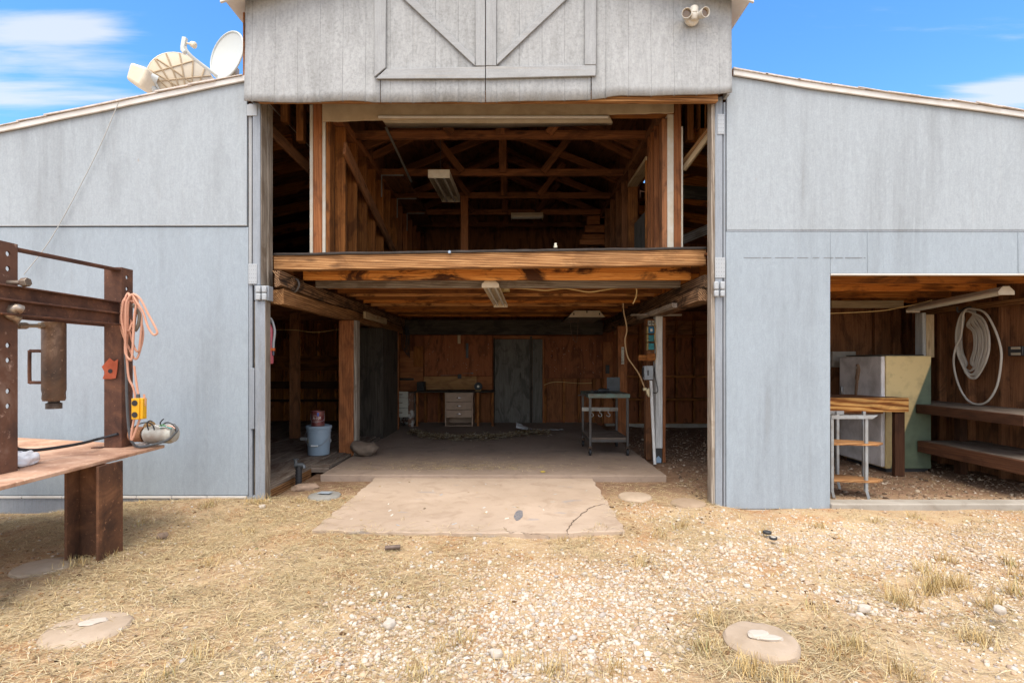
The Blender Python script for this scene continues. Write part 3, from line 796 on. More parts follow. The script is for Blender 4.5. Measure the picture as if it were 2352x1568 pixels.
m = MB(); m.cyl(W(345, 176, .72), W(361, 184, .76), .040, .040, 16); m.tube([W(340, 192, .74), W(356, 208, .80), W(378, 228, 1.0)], .030, 8); m.tube([W(352, 184, .74), W(364, 205, .82), W(380, 230, 1.0)], .016, 6); m.build('feed_arm', WHITED, t)
m = MB(); m.cyl((vc.x+.2, 1.1, roofL(vc.x+.2)+.0), (vc.x+.2, 1.1, vc.z-.05), .03); m.build('mast', CREAMD, t)

# ---- twin floodlight
pf = W(1592, 36, -.12); t = thing('floodlight', 'off-white twin-head security floodlight high on the gable', 'floodlight', (pf.x, -.12, pf.z-.05))
BEIGE = plain('beige_plastic', (.58,.54,.47), .5, mottle=.3, scale=12)
m = MB(); p = W(1588, 45, -.12); m.rev([(.062, 0), (.062, .6), (.05, 1)], p, p - Vector((0, .03, 0)), 24); m.build('base_plate', BEIGE, t)
m = MB(); p = W(1594, 33, -.15); m.rev([(.030, 0), (.036, .1), (.036, .4), (.030, .45), (.036, .5), (.036, .9), (.028, 1)], p + Vector((0, 0, -.055)), p + Vector((0, 0, .062)), 16); m.build('lamp_body', BEIGE, t)
for (px, py, dx) in ((1576, 34, -.02), (1614, 32, .02)):
    m = MB(); p = W(px, py, -.19); q = W(1594, 34, -.15)
    m.tube([q, (q + p)/2, p + Vector((0, .03, 0))], .016, 8)
    m.rev([(.020, 0), (.034, .35), (.040, 1), (.036, 1), (.030, .4), (.0, .38)], p + Vector((-dx*.8, .045, .008)), p + Vector((dx*.5, -.045, -.014)), 20, caps=False)
    h = m.build('lamp_head', BEIGE, t)
    m = MB(); m.cyl(p + Vector((0, .012, .0)), p + Vector((dx*.3, -.022, -.008)), .026, .031, 18); m.build('bulb', plain('amber_glass', (.16,.09,.04), .2, spec=.7), h)

# ---- steel press
PX = -2.82
def DY(d): return d - CAMD
press = thing('shop_press', 'rusty steel shop press with a bench top, by the left wall', 'press', (-2.65, DY(3.4), 0))
poly = [(-2.545, DY(2.40)), (-2.60, DY(3.99)), (-2.95, DY(4.06)), (-3.40, DY(4.19)), (-4.5, DY(4.5)), (-4.5, DY(2.40))]
MB().prism(poly, 'z', .578, .60).build('bench_top', STEELP, press, .004)
def hbeam(name, x0, x1, y0, y1, z0, z1, tf, tw, mat, parent=press):
    m = MB(); m.box(x0, x0+tf, y0, y1, z0, z1); m.box(x1-tf, x1, y0, y1, z0, z1); ym = (y0+y1)/2
    m.box(x0+tf, x1-tf, ym-tw/2, ym+tw/2, z0, z1); return m.build(name, mat, parent, .004)
hbeam('leg', -2.755, -2.545, DY(3.28), DY(3.49), -.06, .577, .016, .012, STEELL)
hbeam('leg', -4.2, -3.99, DY(3.6), DY(3.81), -.14, .577, .016, .012, STEELL)
hbeam('leg', -2.755, -2.56, DY(2.44), DY(2.62), -.06, .577, .016, .012, STEELL)
def post_channel(y0, y1, z1, mat):
    """column with a row of pin holes through its side flange"""
    m = MB(); w = y1-y0; x0, x1 = PX-.125, PX; ym = (y0+y1)/2; hs = .018
    m.box(x0, x0+.01, y0, y1, .60, z1); m.box(x0+.01, x1-.012, y0, y0+.01, .60, z1)
    # the holed flange in strips
    zs = [z1-.065-.083*(k % 2)-.255*(k//2) for k in range(8)]; hs = .015; xa, xb = x1-.012, x1
    m.box(xa, xb, y0, ym-hs, .60, z1); m.box(xa, xb, ym+hs, y1, .60, z1)
    prev = z1
    for z in zs:
        m.box(xa, xb, ym-hs, ym+hs, z+hs, prev)
        # round the square hole
        for sy in (-1, 1):
            for sz in (-1, 1):
                c0 = (ym+sy*hs, z+sz*hs); arc = [c0] + [(ym+sy*hs*(math.sin(a)), z+sz*hs*(math.cos(a))) for a in (0, .4, .8, 1.17, 1.57)]
                m.prism([(p[0], p[1]) for p in arc], 'x', xa, xb)
        prev = z - hs
    m.box(xa, xb, ym-hs, ym+hs, .60, prev)
    return m.build('column', mat, press, 0, smooth=False)
STEELC = rust('rusty_column', (.06,.034,.026), (.14,.066,.040), (.26,.17,.125), 2.5)
post_channel(DY(2.93), DY(3.045), 1.885, STEELC)
p_far = post_channel(DY(3.85), DY(3.965), 1.897, STEEL)
def cbeam(x0, x1, y0, y1, z0, z1):
    m = MB(); zm = (z0+z1)/2
    m.box(x0, x1-.03, y0, y1, z0, z1)
    for z, h, e in ((z0, .010, 0), (zm-.006, .012, 0), (z1-.010, .010, 0)): m.box(x1-.03, x1+e, y0, y1, z, z+h)
    return m.build('cross_beam', STEEL, press, .003)
cbeam(-2.815, -2.755, DY(2.45), DY(3.79), 1.475, 1.640)
cbeam(-3.01, -2.95, DY(2.45), DY(3.99), 1.475, 1.640)
strut('top_bar', (-2.86, DY(3.047), 1.862), (-2.86, DY(3.848), 1.880), .075, .014, STEEL, press, bevel=.002)
m = MB(); p = Vector((-2.84, DY(2.985), ZZ(649, DY(2.985)))); m.cyl(p, p + Vector((.105, 0, 0)), .013, n=14); m.cyl(p + Vector((.10, 0, 0)), p + Vector((.135, 0, .003)), .026, .026, 6); m.build('pin', plain('worn_steel', (.30,.25,.20), .45, .7, mottle=.7, dark=(.16,.07,.04)), press, .002)
m = MB(); c = Vector((-2.885, DY(3.36), 0)); z1, z0 = 1.465, ZZ(920, DY(3.36))
m.rev([(.060, 0), (.062, .02), (.062, .86), (.058, .90), (.060, .97), (.055, 1)], (c.x, c.y, z1), (c.x, c.y, z0), 28); m.build('cylinder', rust('cylinder_steel', (.045,.028,.020), (.115,.062,.035), (.26,.16,.10), 5, .5), press)
m = MB(); m.rev([(.030, 0), (.030, .2), (.042, .3), (.042, 1)], (c.x, c.y, z0), (c.x, c.y, ZZ(938, c.y)), 20); m.build('ram', rust('ram_steel', (.03,.02,.016), (.06,.04,.03), (.13,.09,.06), 9, .4), press)
m = MB(); a = W(107, 806, DY(3.32)); b = W(107, 878, DY(3.32)); e = -.105
m.tube([a, a + Vector((e*.9, 0, 0)), a + Vector((e, 0, -.012)), b + Vector((e, 0, .012)), b + Vector((e*.9, 0, 0)), b], .010, 8, smooth=3); m.build('handle', STEEL, press)
m = MB(); m.tube([W(34, 748, DY(3.1)), W(62, 748, DY(3.2)), W(108, 748, DY(3.33))], .012, 8); m.cyl(W(40, 748, DY(3.12)), W(60, 748, DY(3.18)), .020, n=8); m.cyl(W(90, 748, DY(3.28)), W(102, 748, DY(3.31)), .020, n=6)
m.tube([W(30, 745, DY(3.06)), W(38, 730, DY(3.02)), W(24, 722, DY(2.98)), W(34, 708, DY(2.97)), W(52, 712, DY(3.0))], [.020, .026, .030, .026, .014], 10); m.build('hydraulic_fitting', plain('worn_brass', (.45,.38,.30), .4, .7, mottle=.8, dark=(.16,.08,.05)), press)
poly = [(234, 842), (252, 822), (262, 830), (271, 825), (270, 845), (266, 868), (256, 870), (236, 870), (241, 855)]
m = MB(); m.prism([(W(x, y, DY(3.84)).x, W(x, y, DY(3.84)).z) for x, y in poly], 'y', DY(3.838), DY(3.842)); lab = m.build('torn_label', plain('orange_paper', (.40,.085,.035), .8, mottle=.4), press, label='torn orange-red paper label on the column')
m = MB(); p = W(253, 852, DY(3.836)); m.cyl(p, p + Vector((0, .003, 0)), .016, n=14); m.build('label_hole', plain('hole_dark', (.03,.02,.02), .8), lab)
m = MB(); p = W(230, 1022, DY(3.88)); m.box(p.x-.02, p.x+.05, p.y-.06, p.y, .601, .607); m.build('weld_scrap', STEEL, press)

# ---- pale orange cord hung on the press
PINK = plain('faded_orange_cord', (.60,.32,.22), .75, mottle=.3, scale=20, dark=(.42,.17,.10))
cord = thing('extension_cord', 'coil of faded orange extension cord hung on the press column', 'cord', W(300, 860, DY(3.72)))
m = MB(); random.seed(31); yb = DY(3.74)
def cp(px, py, dy=0): return W(px, py, yb + dy)
for k in range(7):
    top = (300 + random.uniform(-6, 10), 676 + random.uniform(-4, 6)); bot = (302 + random.uniform(-8, 20), random.choice((760, 800, 830, 850, 815)) + random.uniform(-12, 12))
    wl, wr = random.uniform(9, 20), random.uniform(6, 18); zz = random.uniform(-.05, .04)
    pts = [top, (top[0]+wr*.8, top[1]+18), (bot[0]+wr, (top[1]+bot[1])/2 + random.uniform(-25, 25)), (bot[0]+wr*.5, bot[1]-14), bot, (bot[0]-wl*.6, bot[1]-16), (top[0]-wl, (top[1]+bot[1])/2 + random.uniform(-30, 30)), (top[0]-wl*.9, top[1]+22)]
    m.tube([cp(x, y, zz + random.uniform(-.012, .012)) for x, y in pts], .0072, 7, closed=True, smooth=7)
m.tube([cp(*p, -.04) for p in ((306, 676), (322, 686), (340, 720), (357, 752), (361, 765), (352, 768), (340, 750), (328, 715), (312, 690))], .0072, 7, closed=True)
m.tube([cp(*p, -.02) for p in ((284, 690), (279, 730), (286, 770), (292, 830), (296, 868), (306, 890), (312, 920), (310, 950), (302, 995), (304, 1008), (322, 960), (332, 930), (331, 905))], .0072, 7)
m.tube([cp(*p, -.03) for p in ((308, 840), (312, 870), (318, 908))], .0072, 7)
m.build('cord', PINK, cord)
m = MB(); m.tube([cp(*p, .0) for p in ((306, 700), (320, 720), (318, 745), (310, 760))], .012, 8); m.build('cord_grip', plain('cord_grip_dark', (.16,.13,.10), .6), cord)
YEL = plain('yellow_plastic', (.72,.38,.015), .4, mottle=.3, scale=22, dark=(.50,.22,.02))
m = MB(); c = cp(319, 938, -.03); hw, hh = .034, .073
m.box(c.x-hw, c.x+hw*.55, c.y-.028, c.y+.028, c.z-hh, c.z+hh); m.box(c.x+hw*.56, c.x+hw*1.1, c.y-.018, c.y+.028, c.z-hh*.98, c.z+hh*.98)
ob = m.build('outlet_box', YEL, cord, .005, 3)
for s_ in (-1, 1):
    m = MB(); q = Vector((c.x-hw*.25, c.y-.0285, c.z+s_*hh*.55)); m.cyl(q, q - Vector((0, .003, 0)), .0195, n=22); m.build('socket', plain('socket_black', (.03,.028,.028), .6), ob)
m = MB(); m.cyl((c.x-.006, c.y, c.z+hh), (c.x-.004, c.y, c.z+hh+.028), .013, .011, 12); m.build('strain_relief', GREYC, ob)

# ---- motor and grey cable on the bench end
yb = DY(3.92); mo = thing('electric_motor', 'old pale grey electric motor with loose wires on the bench corner', 'motor', W(365, 1018, yb))
A, B = W(338, 997, yb), W(404, 995, yb)
m = MB(); m.rev([(.02, 0), (.062, .02), (.068, .10), (.068, .74), (.071, .76), (.071, .82), (.066, .86), (.060, .96), (.03, 1)], A, B, 30); m.build('housing', plain('motor_grey', (.44,.43,.38), .5, .1, mottle=.8, scale=9, dark=(.20,.11,.06)), mo)
m = MB(); m.rev([(.02, 0), (.05, .03), (.056, .2), (.056, .9), (.05, 1)], W(302, 997, yb), W(331, 997, yb), 24); m.build('end_bell', rust('bell_rust', (.16,.07,.035), (.30,.14,.07), (.42,.22,.13), 6), mo)
m = MB(); m.cyl(W(331, 997, yb), W(338, 997, yb), .040, n=20); m.prism([(W(322, 1022, yb).x, .603), (W(352, 1022, yb).x, .603), (W(350, 1005, yb).x, .63), (W(336, 998, yb).x, .64), (W(330, 1005, yb).x, .625)], 'y', yb-.075, yb-.03); m.build('mount', plain('mount_grey', (.30,.29,.28), .6, .3, mottle=.9, dark=(.14,.07,.04)), mo, .005)
m = MB(); m.rev([(.03, 0), (.037, .3), (.037, .7), (.03, 1)], W(336, 982, yb), W(352, 976, yb), 18); m.build('capacitor', plain('brown_cap', (.28,.17,.07), .5), mo)
m = MB(); wires = [[(298, 990), (318, 974), (340, 970), (352, 978), (355, 992)], [(372, 980), (368, 972), (372, 965), (376, 962)], [(374, 974), (385, 970), (398, 976), (404, 990)], [(350, 968), (344, 966), (338, 972), (341, 988)]]
for w_ in wires: m.tube([W(x, y, yb-.055) for x, y in w_], .0045, 6)
m.build('wire', BLACKR, mo)
for cc, pts in (((.04,.28,.26), [(368, 982), (378, 979), (394, 984)]), ((.7,.7,.68), [(356, 976), (366, 980), (384, 980)]), ((.08,.25,.10), [(366, 979), (374, 975), (380, 979)]), ((.60,.35,.27), [(384, 978), (396, 979), (402, 984)])):
    m = MB(); m.tube([W(x, y, yb-.06) for x, y in pts], .0042, 6); m.build('wire', plain('wire_%d' % int(cc[0]*100), cc, .5), mo)
cb = MB(); yc = DY(3.76)
cb.tube([W(296, 730, yc), W(288, 790, yc), W(290, 860, yc), W(292, 930, yc), W(296, 985, yc), W(302, 1012, yc), W(318, 1026, DY(3.8)), (W(350, 1021, DY(3.86))), W(385, 1010, DY(3.86)), W(404, 992, DY(3.87)), W(407, 985, DY(3.9)), W(400, 975, DY(3.95))], .0085, 8)
cb.build('grey_cable', GREYC, None, label='thick dark grey cable looping round the press column to the motor', cat='cable')
cb = MB(); cb.tube([(-2.84, DY(3.84), .70), W(224, 1008, DY(3.84)), W(190, 1017, DY(3.6)), W(140, 1026, DY(3.45)), W(85, 1033, DY(3.3)), W(48, 1032, DY(3.2)), W(34, 1026, DY(3.15)), W(22, 1020, DY(3.15))], .010, 8)
cb.build('black_hose', BLACKR, None, label='black hose lying across the rusty press bench', cat='hose')
# plastic bag between the columns
bm = bmesh.new(); bmesh.ops.create_icosphere(bm, subdivisions=4, radius=1)
for v in bm.verts:
    n = mnoise.noise(v.co*2.3) + .5*mnoise.noise(v.co*6)
    r = 1 + .22*n; v.co = Vector((v.co.x*.055*r, v.co.y*.13*r, (v.co.z*.055 + .03)*r if v.co.z > -.4 else .004))
    v.co += Vector((0, 0, .012*mnoise.noise(v.co*30)))
    if v.co.z < .002: v.co.z = .002
me = bpy.data.meshes.new('plastic_bag'); bm.to_mesh(me); bm.free(); me.polygons.foreach_set('use_smooth', [True]*len(me.polygons))
bag = bpy.data.objects.new('plastic_bag', me); col.objects.link(bag); bag.location = (-2.925, DY(3.16), .601); me.materials.append(plain('white_film', (.74,.74,.75), .35, mottle=.2))
tag(bag, 'crumpled white plastic bag on the rusty press bench', 'bag')
cb = MB(); cb.tube([W(272, 236, -.03), W(230, 335, -.03), W(180, 435, -.03), W(128, 530, -.03), W(95, 580, -.03), W(55, 630, -.03)], .0035, 6)
cb.build('roof_cable', plain('cable_offwhite', (.42,.42,.40), .6), None, label='thin cable running down the left wall from the roof edge', cat='cable')

# ---- bucket and paint can
bx, by, bz = W(740, 1040, 1.89).x - .03, 1.86, .092
t = thing('bucket', 'blue-grey plastic bucket with lid on the plank floor', 'bucket', (bx, by, bz))
BLUE = plain('bluegrey_plastic', (.27,.35,.43), .45, mottle=.2, scale=10, dark=(.20,.25,.30))
m = MB(); m.rev([(.0, 0), (.122, 0), (.126, .02), (.138, .80), (.144, .80), (.144, .83), (.139, .83), (.140, .88), (.146, .88), (.146, .91), (.141, .92), (.141, .94)], (bx, by, bz), (bx, by, bz+.345), 40, caps=False); m.build('bucket_body', BLUE, t)
m = MB(); m.rev([(.0, 0), (.150, 0), (.152, .1), (.152, .85), (.146, 1), (.136, 1), (.134, .7), (0, .7)], (bx, by, bz+.318), (bx, by, bz+.352), 40, caps=False); m.build('lid', BLUE, t)
m = MB(); m.tube([(bx-.146, by-.02, bz+.275), (bx-.150, by-.05, bz+.22), (bx-.09, by-.125, bz+.14), (bx, by-.145, bz+.118), (bx+.09, by-.125, bz+.14), (bx+.150, by-.05, bz+.22), (bx+.146, by-.02, bz+.275)], .0028, 6)
bh = m.build('handle', plain('wire_bail', (.35,.36,.38), .4, .6), t)
m = MB(); m.cyl((bx-.04, by-.1425, bz+.121), (bx+.04, by-.1425, bz+.121), .009, n=12); m.build('grip', plain('white_grip', (.7,.7,.68), .5), bh)
m = MB(); vs = []
for k in range(6):
    a = math.pi*1.18 + .32*k/5
    for z in (.145, .215): vs.append((bx + (.1335)*math.cos(a), by + (.1335)*math.sin(a), bz + z))
m.add(vs, [(2*k, 2*k+2, 2*k+3, 2*k+1) for k in range(5)]); m.build('paper_label', plain('label_tan', (.42,.38,.28), .8, mottle=.6, scale=40), t, solid=.001)
pz = bz + .344; px_ = bx - .012
t = thing('paint_can', 'maroon metal paint can standing on the bucket lid', 'paint can', (px_, by, pz))
m = MB(); m.rev([(0, 0), (.079, 0), (.079, .97), (.0815, .97), (.0815, 1), (.07, 1), (.068, .96), (0, .96)], (px_, by, pz), (px_, by, pz+.182), 36, caps=False); m.build('can_body', plain('can_maroon', (.16,.035,.035), .35, .3, mottle=.4, scale=18, dark=(.30,.22,.18)), t)
def arcpatch(name, a0, a1, z0, z1, mat, r=.0800, parent=t):
    m = MB(); vs = []; n = 8
    for k in range(n+1):
        a = a0 + (a1-a0)*k/n
        for z in (z0, z1): vs.append((px_ + r*math.cos(a), by + r*math.sin(a), z))
    m.add(vs, [(2*k, 2*k+2, 2*k+3, 2*k+1) for k in range(n)]); return m.build(name, mat, parent)
fa = -math.pi/2 - .25
arcpatch('can_label', fa-.15, fa+.15+.62, pz+.130, pz+.134, plain('label_pale', (.6,.5,.45), .6))
arcpatch('logo_patch', fa+.50, fa+.74, pz+.126, pz+.168, plain('logo_blue', (.03,.13,.50), .5))
arcpatch('can_label', fa-.95, fa-.70, pz+.02, pz+.12, plain('label_cream', (.55,.50,.40), .7))
for k in range(3): arcpatch('can_label', fa+.18, fa+.75-.1*k, pz+.070-.013*k, pz+.073-.013*k, plain('label_pale', (.6,.5,.45), .6))
cu = bpy.data.curves.new('brand_text', 'FONT'); cu.body = 'A-100'; cu.size = .040; cu.extrude = .0003; cu.align_x = 'CENTER'
tmp = bpy.data.objects.new('tmp_text', cu); col.objects.link(tmp); bpy.context.view_layer.update()
me = bpy.data.meshes.new_from_object(tmp.evaluated_get(bpy.context.evaluated_depsgraph_get())); bpy.data.objects.remove(tmp)
for v in me.vertices:
    a = fa + .44 + v.co.x/.0805; v.co = Vector((px_ + (.0805+v.co.z)*math.cos(a), by + (.0805+v.co.z)*math.sin(a), pz + .090 + v.co.y))
me.materials.clear(); me.materials.append(plain('label_white', (.75,.72,.68), .6)); o = bpy.data.objects.new('lettering', me); col.objects.link(o); adopt(o, t)
m = MB(); m.tube([(px_+.080, by-.01, pz+.15), (px_+.096, by-.03, pz+.13), (px_+.092, by-.05, pz+.08), (px_+.06, by-.075, pz+.062), (px_, by-.094, pz+.056), (px_-.06, by-.075, pz+.075), (px_-.082, by-.01, pz+.15)], .0018, 6); m.build('handle', bpy.data.materials['wire_bail'], t)

# ---- sandbag by the post
bm = bmesh.new(); bmesh.ops.create_icosphere(bm, subdivisions=4, radius=1)
for v in bm.verts:
    c = v.co; q = Vector((math.copysign(abs(c.x)**.75, c.x), math.copysign(abs(c.y)**.8, c.y), c.z))
    n = mnoise.noise(c*2)*.12 + mnoise.noise(c*7)*.035
    zz = q.z*.085*(1+n) + .085 + .05*max(0, -q.x); v.co = Vector((q.x*.165*(1+n), q.y*.13*(1+n), max(zz, .003)))
me = bpy.data.meshes.new('sandbag'); bm.to_mesh(me); bm.free(); me.polygons.foreach_set('use_smooth', [True]*len(me.polygons))
sb = bpy.data.objects.new('sandbag', me); col.objects.link(sb); sb.location = (W(838, 1040, 2.0).x, 1.98, .05); sb.rotation_euler = (0, 0, R(-12))
me.materials.append(plain('sack_cloth', (.155,.115,.085), .85, mottle=.6, scale=16, dark=(.10,.08,.065), bump=.4)); tag(sb, 'dusty brown filled sack slumped at the foot of the reddish post', 'sack')

# ---- standpipe
p = GR(686, 1112); t = thing('standpipe', 'black water standpipe with a tap beside the plank floor', 'standpipe', (p.x, p.y, -.02))
m = MB(); m.tube([(p.x, p.y, -.03), (p.x+.002, p.y, .12), (p.x+.004, p.y, .19)], .030, 14, smooth=2)
for k in range(6): m.cyl((p.x, p.y, .0+.03*k), (p.x, p.y, .012+.03*k), .033, n=14)
m.build('pipe', BLACKR, t)
m = MB(); m.cyl((p.x-.035, p.y, .19), (p.x+.045, p.y, .19), .026, n=12); m.cyl((p.x-.03, p.y, .19), (p.x-.03, p.y, .245), .016, n=10); m.box(p.x-.055, p.x-.0, p.y-.008, p.y+.008, .246, .256); m.tube([(p.x+.04, p.y, .19), (p.x+.055, p.y, .185), (p.x+.058, p.y-.01, .16)], .016, 8); m.build('tap', plain('tap_grey', (.10,.11,.12), .4, .5), t, .002)

# ---- stones
STONE = concrete('step_stone', (.33,.25,.175), (.43,.335,.25), (.36,.27,.19), 6)
STONEG = concrete('grey_stone', (.19,.18,.165), (.27,.26,.235), (.14,.12,.10), 6)
def step_stone(px, py, r, thick, name, label, mat, cat='stepping stone', sx=1.0, group='round stepping stones', seed=0, sink=.02):
    p = GR(px, py, thick-sink); m = MB(); N = 40; random.seed(seed)
    prof = [(0, thick), (.7, thick), (.93, thick-.006), (1.0, thick-.02), (1.0, 0)]
    vs = [Vector((0, 0, thick))]; fs = []
    for i, (t_, z) in enumerate(prof[1:]):
        for k in range(N):
            a = 2*math.pi*k/N; rr = r*t_*(1 + .07*mnoise.noise((math.cos(a)*1.4, math.sin(a)*1.4, seed*7.1)) + .02*mnoise.noise((math.cos(a)*6, math.sin(a)*6, seed)))
            vs.append(Vector((rr*math.cos(a)*sx, rr*math.sin(a), z + .004*mnoise.noise((math.cos(a)*t_*4, math.sin(a)*t_*4, seed)))))
    for k in range(N): fs.append((0, 1+k, 1+(k+1) % N))
    for i in range(3):
        for k in range(N):
            k2 = (k+1) % N; fs.append((1+i*N+k, 1+(i+1)*N+k, 1+(i+1)*N+k2, 1+i*N+k2))
    o = m.add(vs, fs).build(name, mat, None, label=label, cat=cat, group=group, fix=True); o.location = (p.x, p.y, -sink); return o, p
def chip(name, p, sx, sy, sz, rot, mat, label, cat='stone', seed=0, group=None):
    bm = bmesh.new(); bmesh.ops.create_icosphere(bm, subdivisions=3, radius=1)
    for v in bm.verts:
        c = v.co.copy(); n = .28*mnoise.noise(c*1.3 + Vector((seed*3.1, 0, 0))) + .08*mnoise.noise(c*4)
        v.co = Vector((c.x*sx*(1+n), c.y*sy*(1+n), max(min(c.z, .55), -.5)*sz*(1+.4*n)))
    me = bpy.data.meshes.new(name); bm.to_mesh(me); bm.free(); me.polygons.foreach_set('use_smooth', [True]*len(me.polygons)); me.set_sharp_from_angle(angle=R(30)); me.materials.append(mat)
    o = bpy.data.objects.new(name, me); col.objects.link(o); o.location = p; o.rotation_euler = (0, 0, rot); return tag(o, label, cat, group)
_, pA = step_stone(200, 1436, .178, .030, 'stepping_stone', 'round concrete stepping stone half covered by straw before the press', STONE, seed=1)
_, pB = step_stone(1748, 1460, .154, .046, 'stepping_stone', 'round concrete stepping stone with two flat rock chips on it', STONE, seed=2)
step_stone(1458, 1136, .155, .030, 'stepping_stone', 'round concrete stepping stone right of the apron', STONE, seed=3)
_, pD = step_stone(746, 1134, .150, .030, 'stepping_stone', 'grey round stepping stone left of the apron', STONEG, seed=4)
step_stone(1580, 1151, .150, .030, 'stepping_stone', 'dirt-covered stepping stone by the right-hand door post', concrete('dirty_stone', (.27,.195,.13), (.34,.25,.175), (.25,.18,.12), 6), seed=5)
step_stone(100, 1296, .155, .022, 'stepping_stone', 'dark stepping stone in the shade beside the press leg', concrete('shade_stone', (.33,.26,.18), (.42,.34,.25), (.24,.19,.13), 6), seed=6)
ROCKW = plain('pale_rock', (.46,.40,.335), .85, mottle=.5, scale=20, dark=(.44,.38,.31))
chip('flat_rock', (pB.x-.012, pB.y+.0, .036), .050, .030, .014, .2, ROCKW, 'upper flat white rock chip on the stepping stone', 'rock', 3)
chip('flat_rock', (pB.x+.022, pB.y-.028, .032), .055, .022, .014, -.1, ROCKW, 'lower long white rock chip on the stepping stone', 'rock', 5)
chip('flat_rock', (pA.x+.0, pA.y+.03, .013), .055, .035, .007, .5, ROCKW, 'pale flat rock lying on the straw-edged stepping stone', 'rock', 8)
m = MB(); p = Vector((pD.x, pD.y, .022)); m.prism([(p.x-.06, p.y-.02), (p.x+.05, p.y-.035), (p.x+.065, p.y+.02), (p.x-.045, p.y+.045)], 'z', .0205, .026); m.build('paper_scrap', plain('bluegrey_scrap', (.28,.32,.36), .6, mottle=.6), None, label='blue-grey scrap lying on the grey stepping stone', cat='scrap')
p = GR(702, 1114, .03); chip('flat_rock', (p.x, p.y, .01), .125, .07, .055, .35, plain('brick_brown', (.30,.21,.15), .9, mottle=.5, scale=15), 'brown block of stone below the standpipe', 'rock', 11)
for (px, py, s_, sd, lb_) in ((895, 1437, .032, 1, 'large pinkish white rock in the straw at mid front'), (602, 1166, .035, 2, 'pale rock at the foot of the left door post'), (372, 1232, .035, 4, 'brown rock beside the press leg'), (1985, 1400, .030, 6, 'white rock on the gravel at right'), (2296, 1404, .033, 7, 'white rock at the far right of the gravel'), (1140, 1505, .028, 9, 'smooth white stone on the front gravel')):
    p = GR(px, py); chip('rock', (p.x, p.y, .008), s_, s_*.75, s_*.9, sd, ROCKW if sd != 4 else plain('brown_rock', (.20,.14,.10), .9), lb_, 'rock', sd)
p = GR(902, 1257, .015); m = MB(); m.rev([(.013, 0), (.015, .02), (.015, .98), (.013, 1), (.009, 1), (.009, .8), (0, .8)], (p.x-.048, p.y-.008, .016), (p.x+.048, p.y+.008, .018), 16, caps=False); m.build('pipe_stub', plain('pipe_brown', (.14,.10,.08), .6, .3, mottle=.5), None, label='short dark pipe stub lying in front of the apron', cat='pipe')
for (px, py, r_, lb_) in ((1762, 1221, .030, 'black bottle lid on the gravel, farther of a pair'), (1776, 1234, .026, 'black bottle lid with a pale middle on the gravel')):
    p = GR(px, py, .01); m = MB(); m.rev([(0, 0), (r_, 0), (r_, .8), (r_*.9, 1), (r_*.5, .8), (0, .8)], (p.x, p.y, .0), (p.x, p.y, .016), 20, caps=False); o = m.build('bottle_lid', plain('lid_black', (.03,.03,.032), .4), None, label=lb_, cat='lid')
m = MB(); m.cyl((p.x, p.y, .0130), (p.x, p.y, .0155), .017, n=16); m.build('lid_center', plain('lid_pale', (.5,.45,.38), .5), o)

# ---- trolley on the slab
x0, x1, y0, y1, zs = .937, 1.432, 1.99, 2.73, .05
GREENM = plain('green_paint', (.11,.16,.135), .5, .2, mottle=.8, scale=14, dark=(.13,.075,.045))
FRAMEM = plain('frame_steel', (.075,.073,.070), .5, .4, mottle=.7, scale=14, dark=(.08,.05,.035))
t = thing('trolley', 'green metal workshop trolley on castors on the slab', 'trolley', ((x0+x1)/2, (y0+y1)/2, zs))
zt = .818
m = MB(); m.box(x0-.012, x1+.012, y0-.012, y0-.006, zt-.05, zt); m.box(x0-.012, x1+.012, y1+.006, y1+.012, zt-.05, zt); m.box(x0-.012, x0-.006, y0-.0055, y1+.0055, zt-.05, zt); m.box(x1+.006, x1+.012, y0-.0055, y1+.0055, zt-.05, zt); m.box(x0-.0055, x1+.0055, y0-.0055, y1+.0055, zt-.006, zt-.001)
m.build('top', GREENM, t, .002)
for (x, y) in ((x0, y0), (x1-.03, y0), (x0, y1-.03), (x1-.03, y1-.03)):
    m = MB(); m.box(x, x+.03, y, y+.03, zs+.115, zt-.007); m.build('leg', FRAMEM, t, .003)
    m = MB(); cx, cy = x+.015, y+.015; m.cyl((cx, cy, zs+.092), (cx, cy, zs+.114), .026, n=14); m.box(cx-.024, cx-.017, cy-.022, cy+.022, zs+.03, zs+.092); m.box(cx+.017, cx+.024, cy-.022, cy+.022, zs+.03, zs+.092)
    ca = m.build('castor', rust('castor_rust', (.03,.022,.018), (.07,.045,.03), (.12,.075,.05), 9), t, .002)
    m = MB(); m.rev([(.02, 0), (.040, .12), (.040, .88), (.02, 1)], (cx-.0155, cy, zs+.040), (cx+.0155, cy, zs+.040), 22); m.build('wheel', BLACKR, ca)
m = MB(); zb_ = .272; m.box(x0+.031, x1-.031, y0+.004, y1-.004, zb_-.02, zb_); m.box(x0+.004, x0+.0305, y0+.031, y1-.031, zb_-.02, zb_); m.box(x1-.0305, x1-.004, y0+.031, y1-.031, zb_-.02, zb_); m.build('shelf', wood('deck', 'x'), t, .004)
m = MB(); m.box(x0+.031, x1-.031, y0+.008, y0+.014, zb_-.055, zb_-.022); m.box(x0+.006, x0+.012, y0+.031, y1-.031, zb_-.055, zb_-.022); m.build('shelf_rail', FRAMEM, t, .002)
zr = .56; m = MB(); m.box(x0+.0, x1-.0, y1-.045, y1-.031, zr-.02, zr+.03); m.box(x0+.0, x1, y1-.075, y1-.0455, zr+.012, zr+.016); rl = m.build('hook_rail', plain('rail_pale', (.36,.36,.34), .4, .5, mottle=.7, dark=(.16,.11,.07)), t, .002)
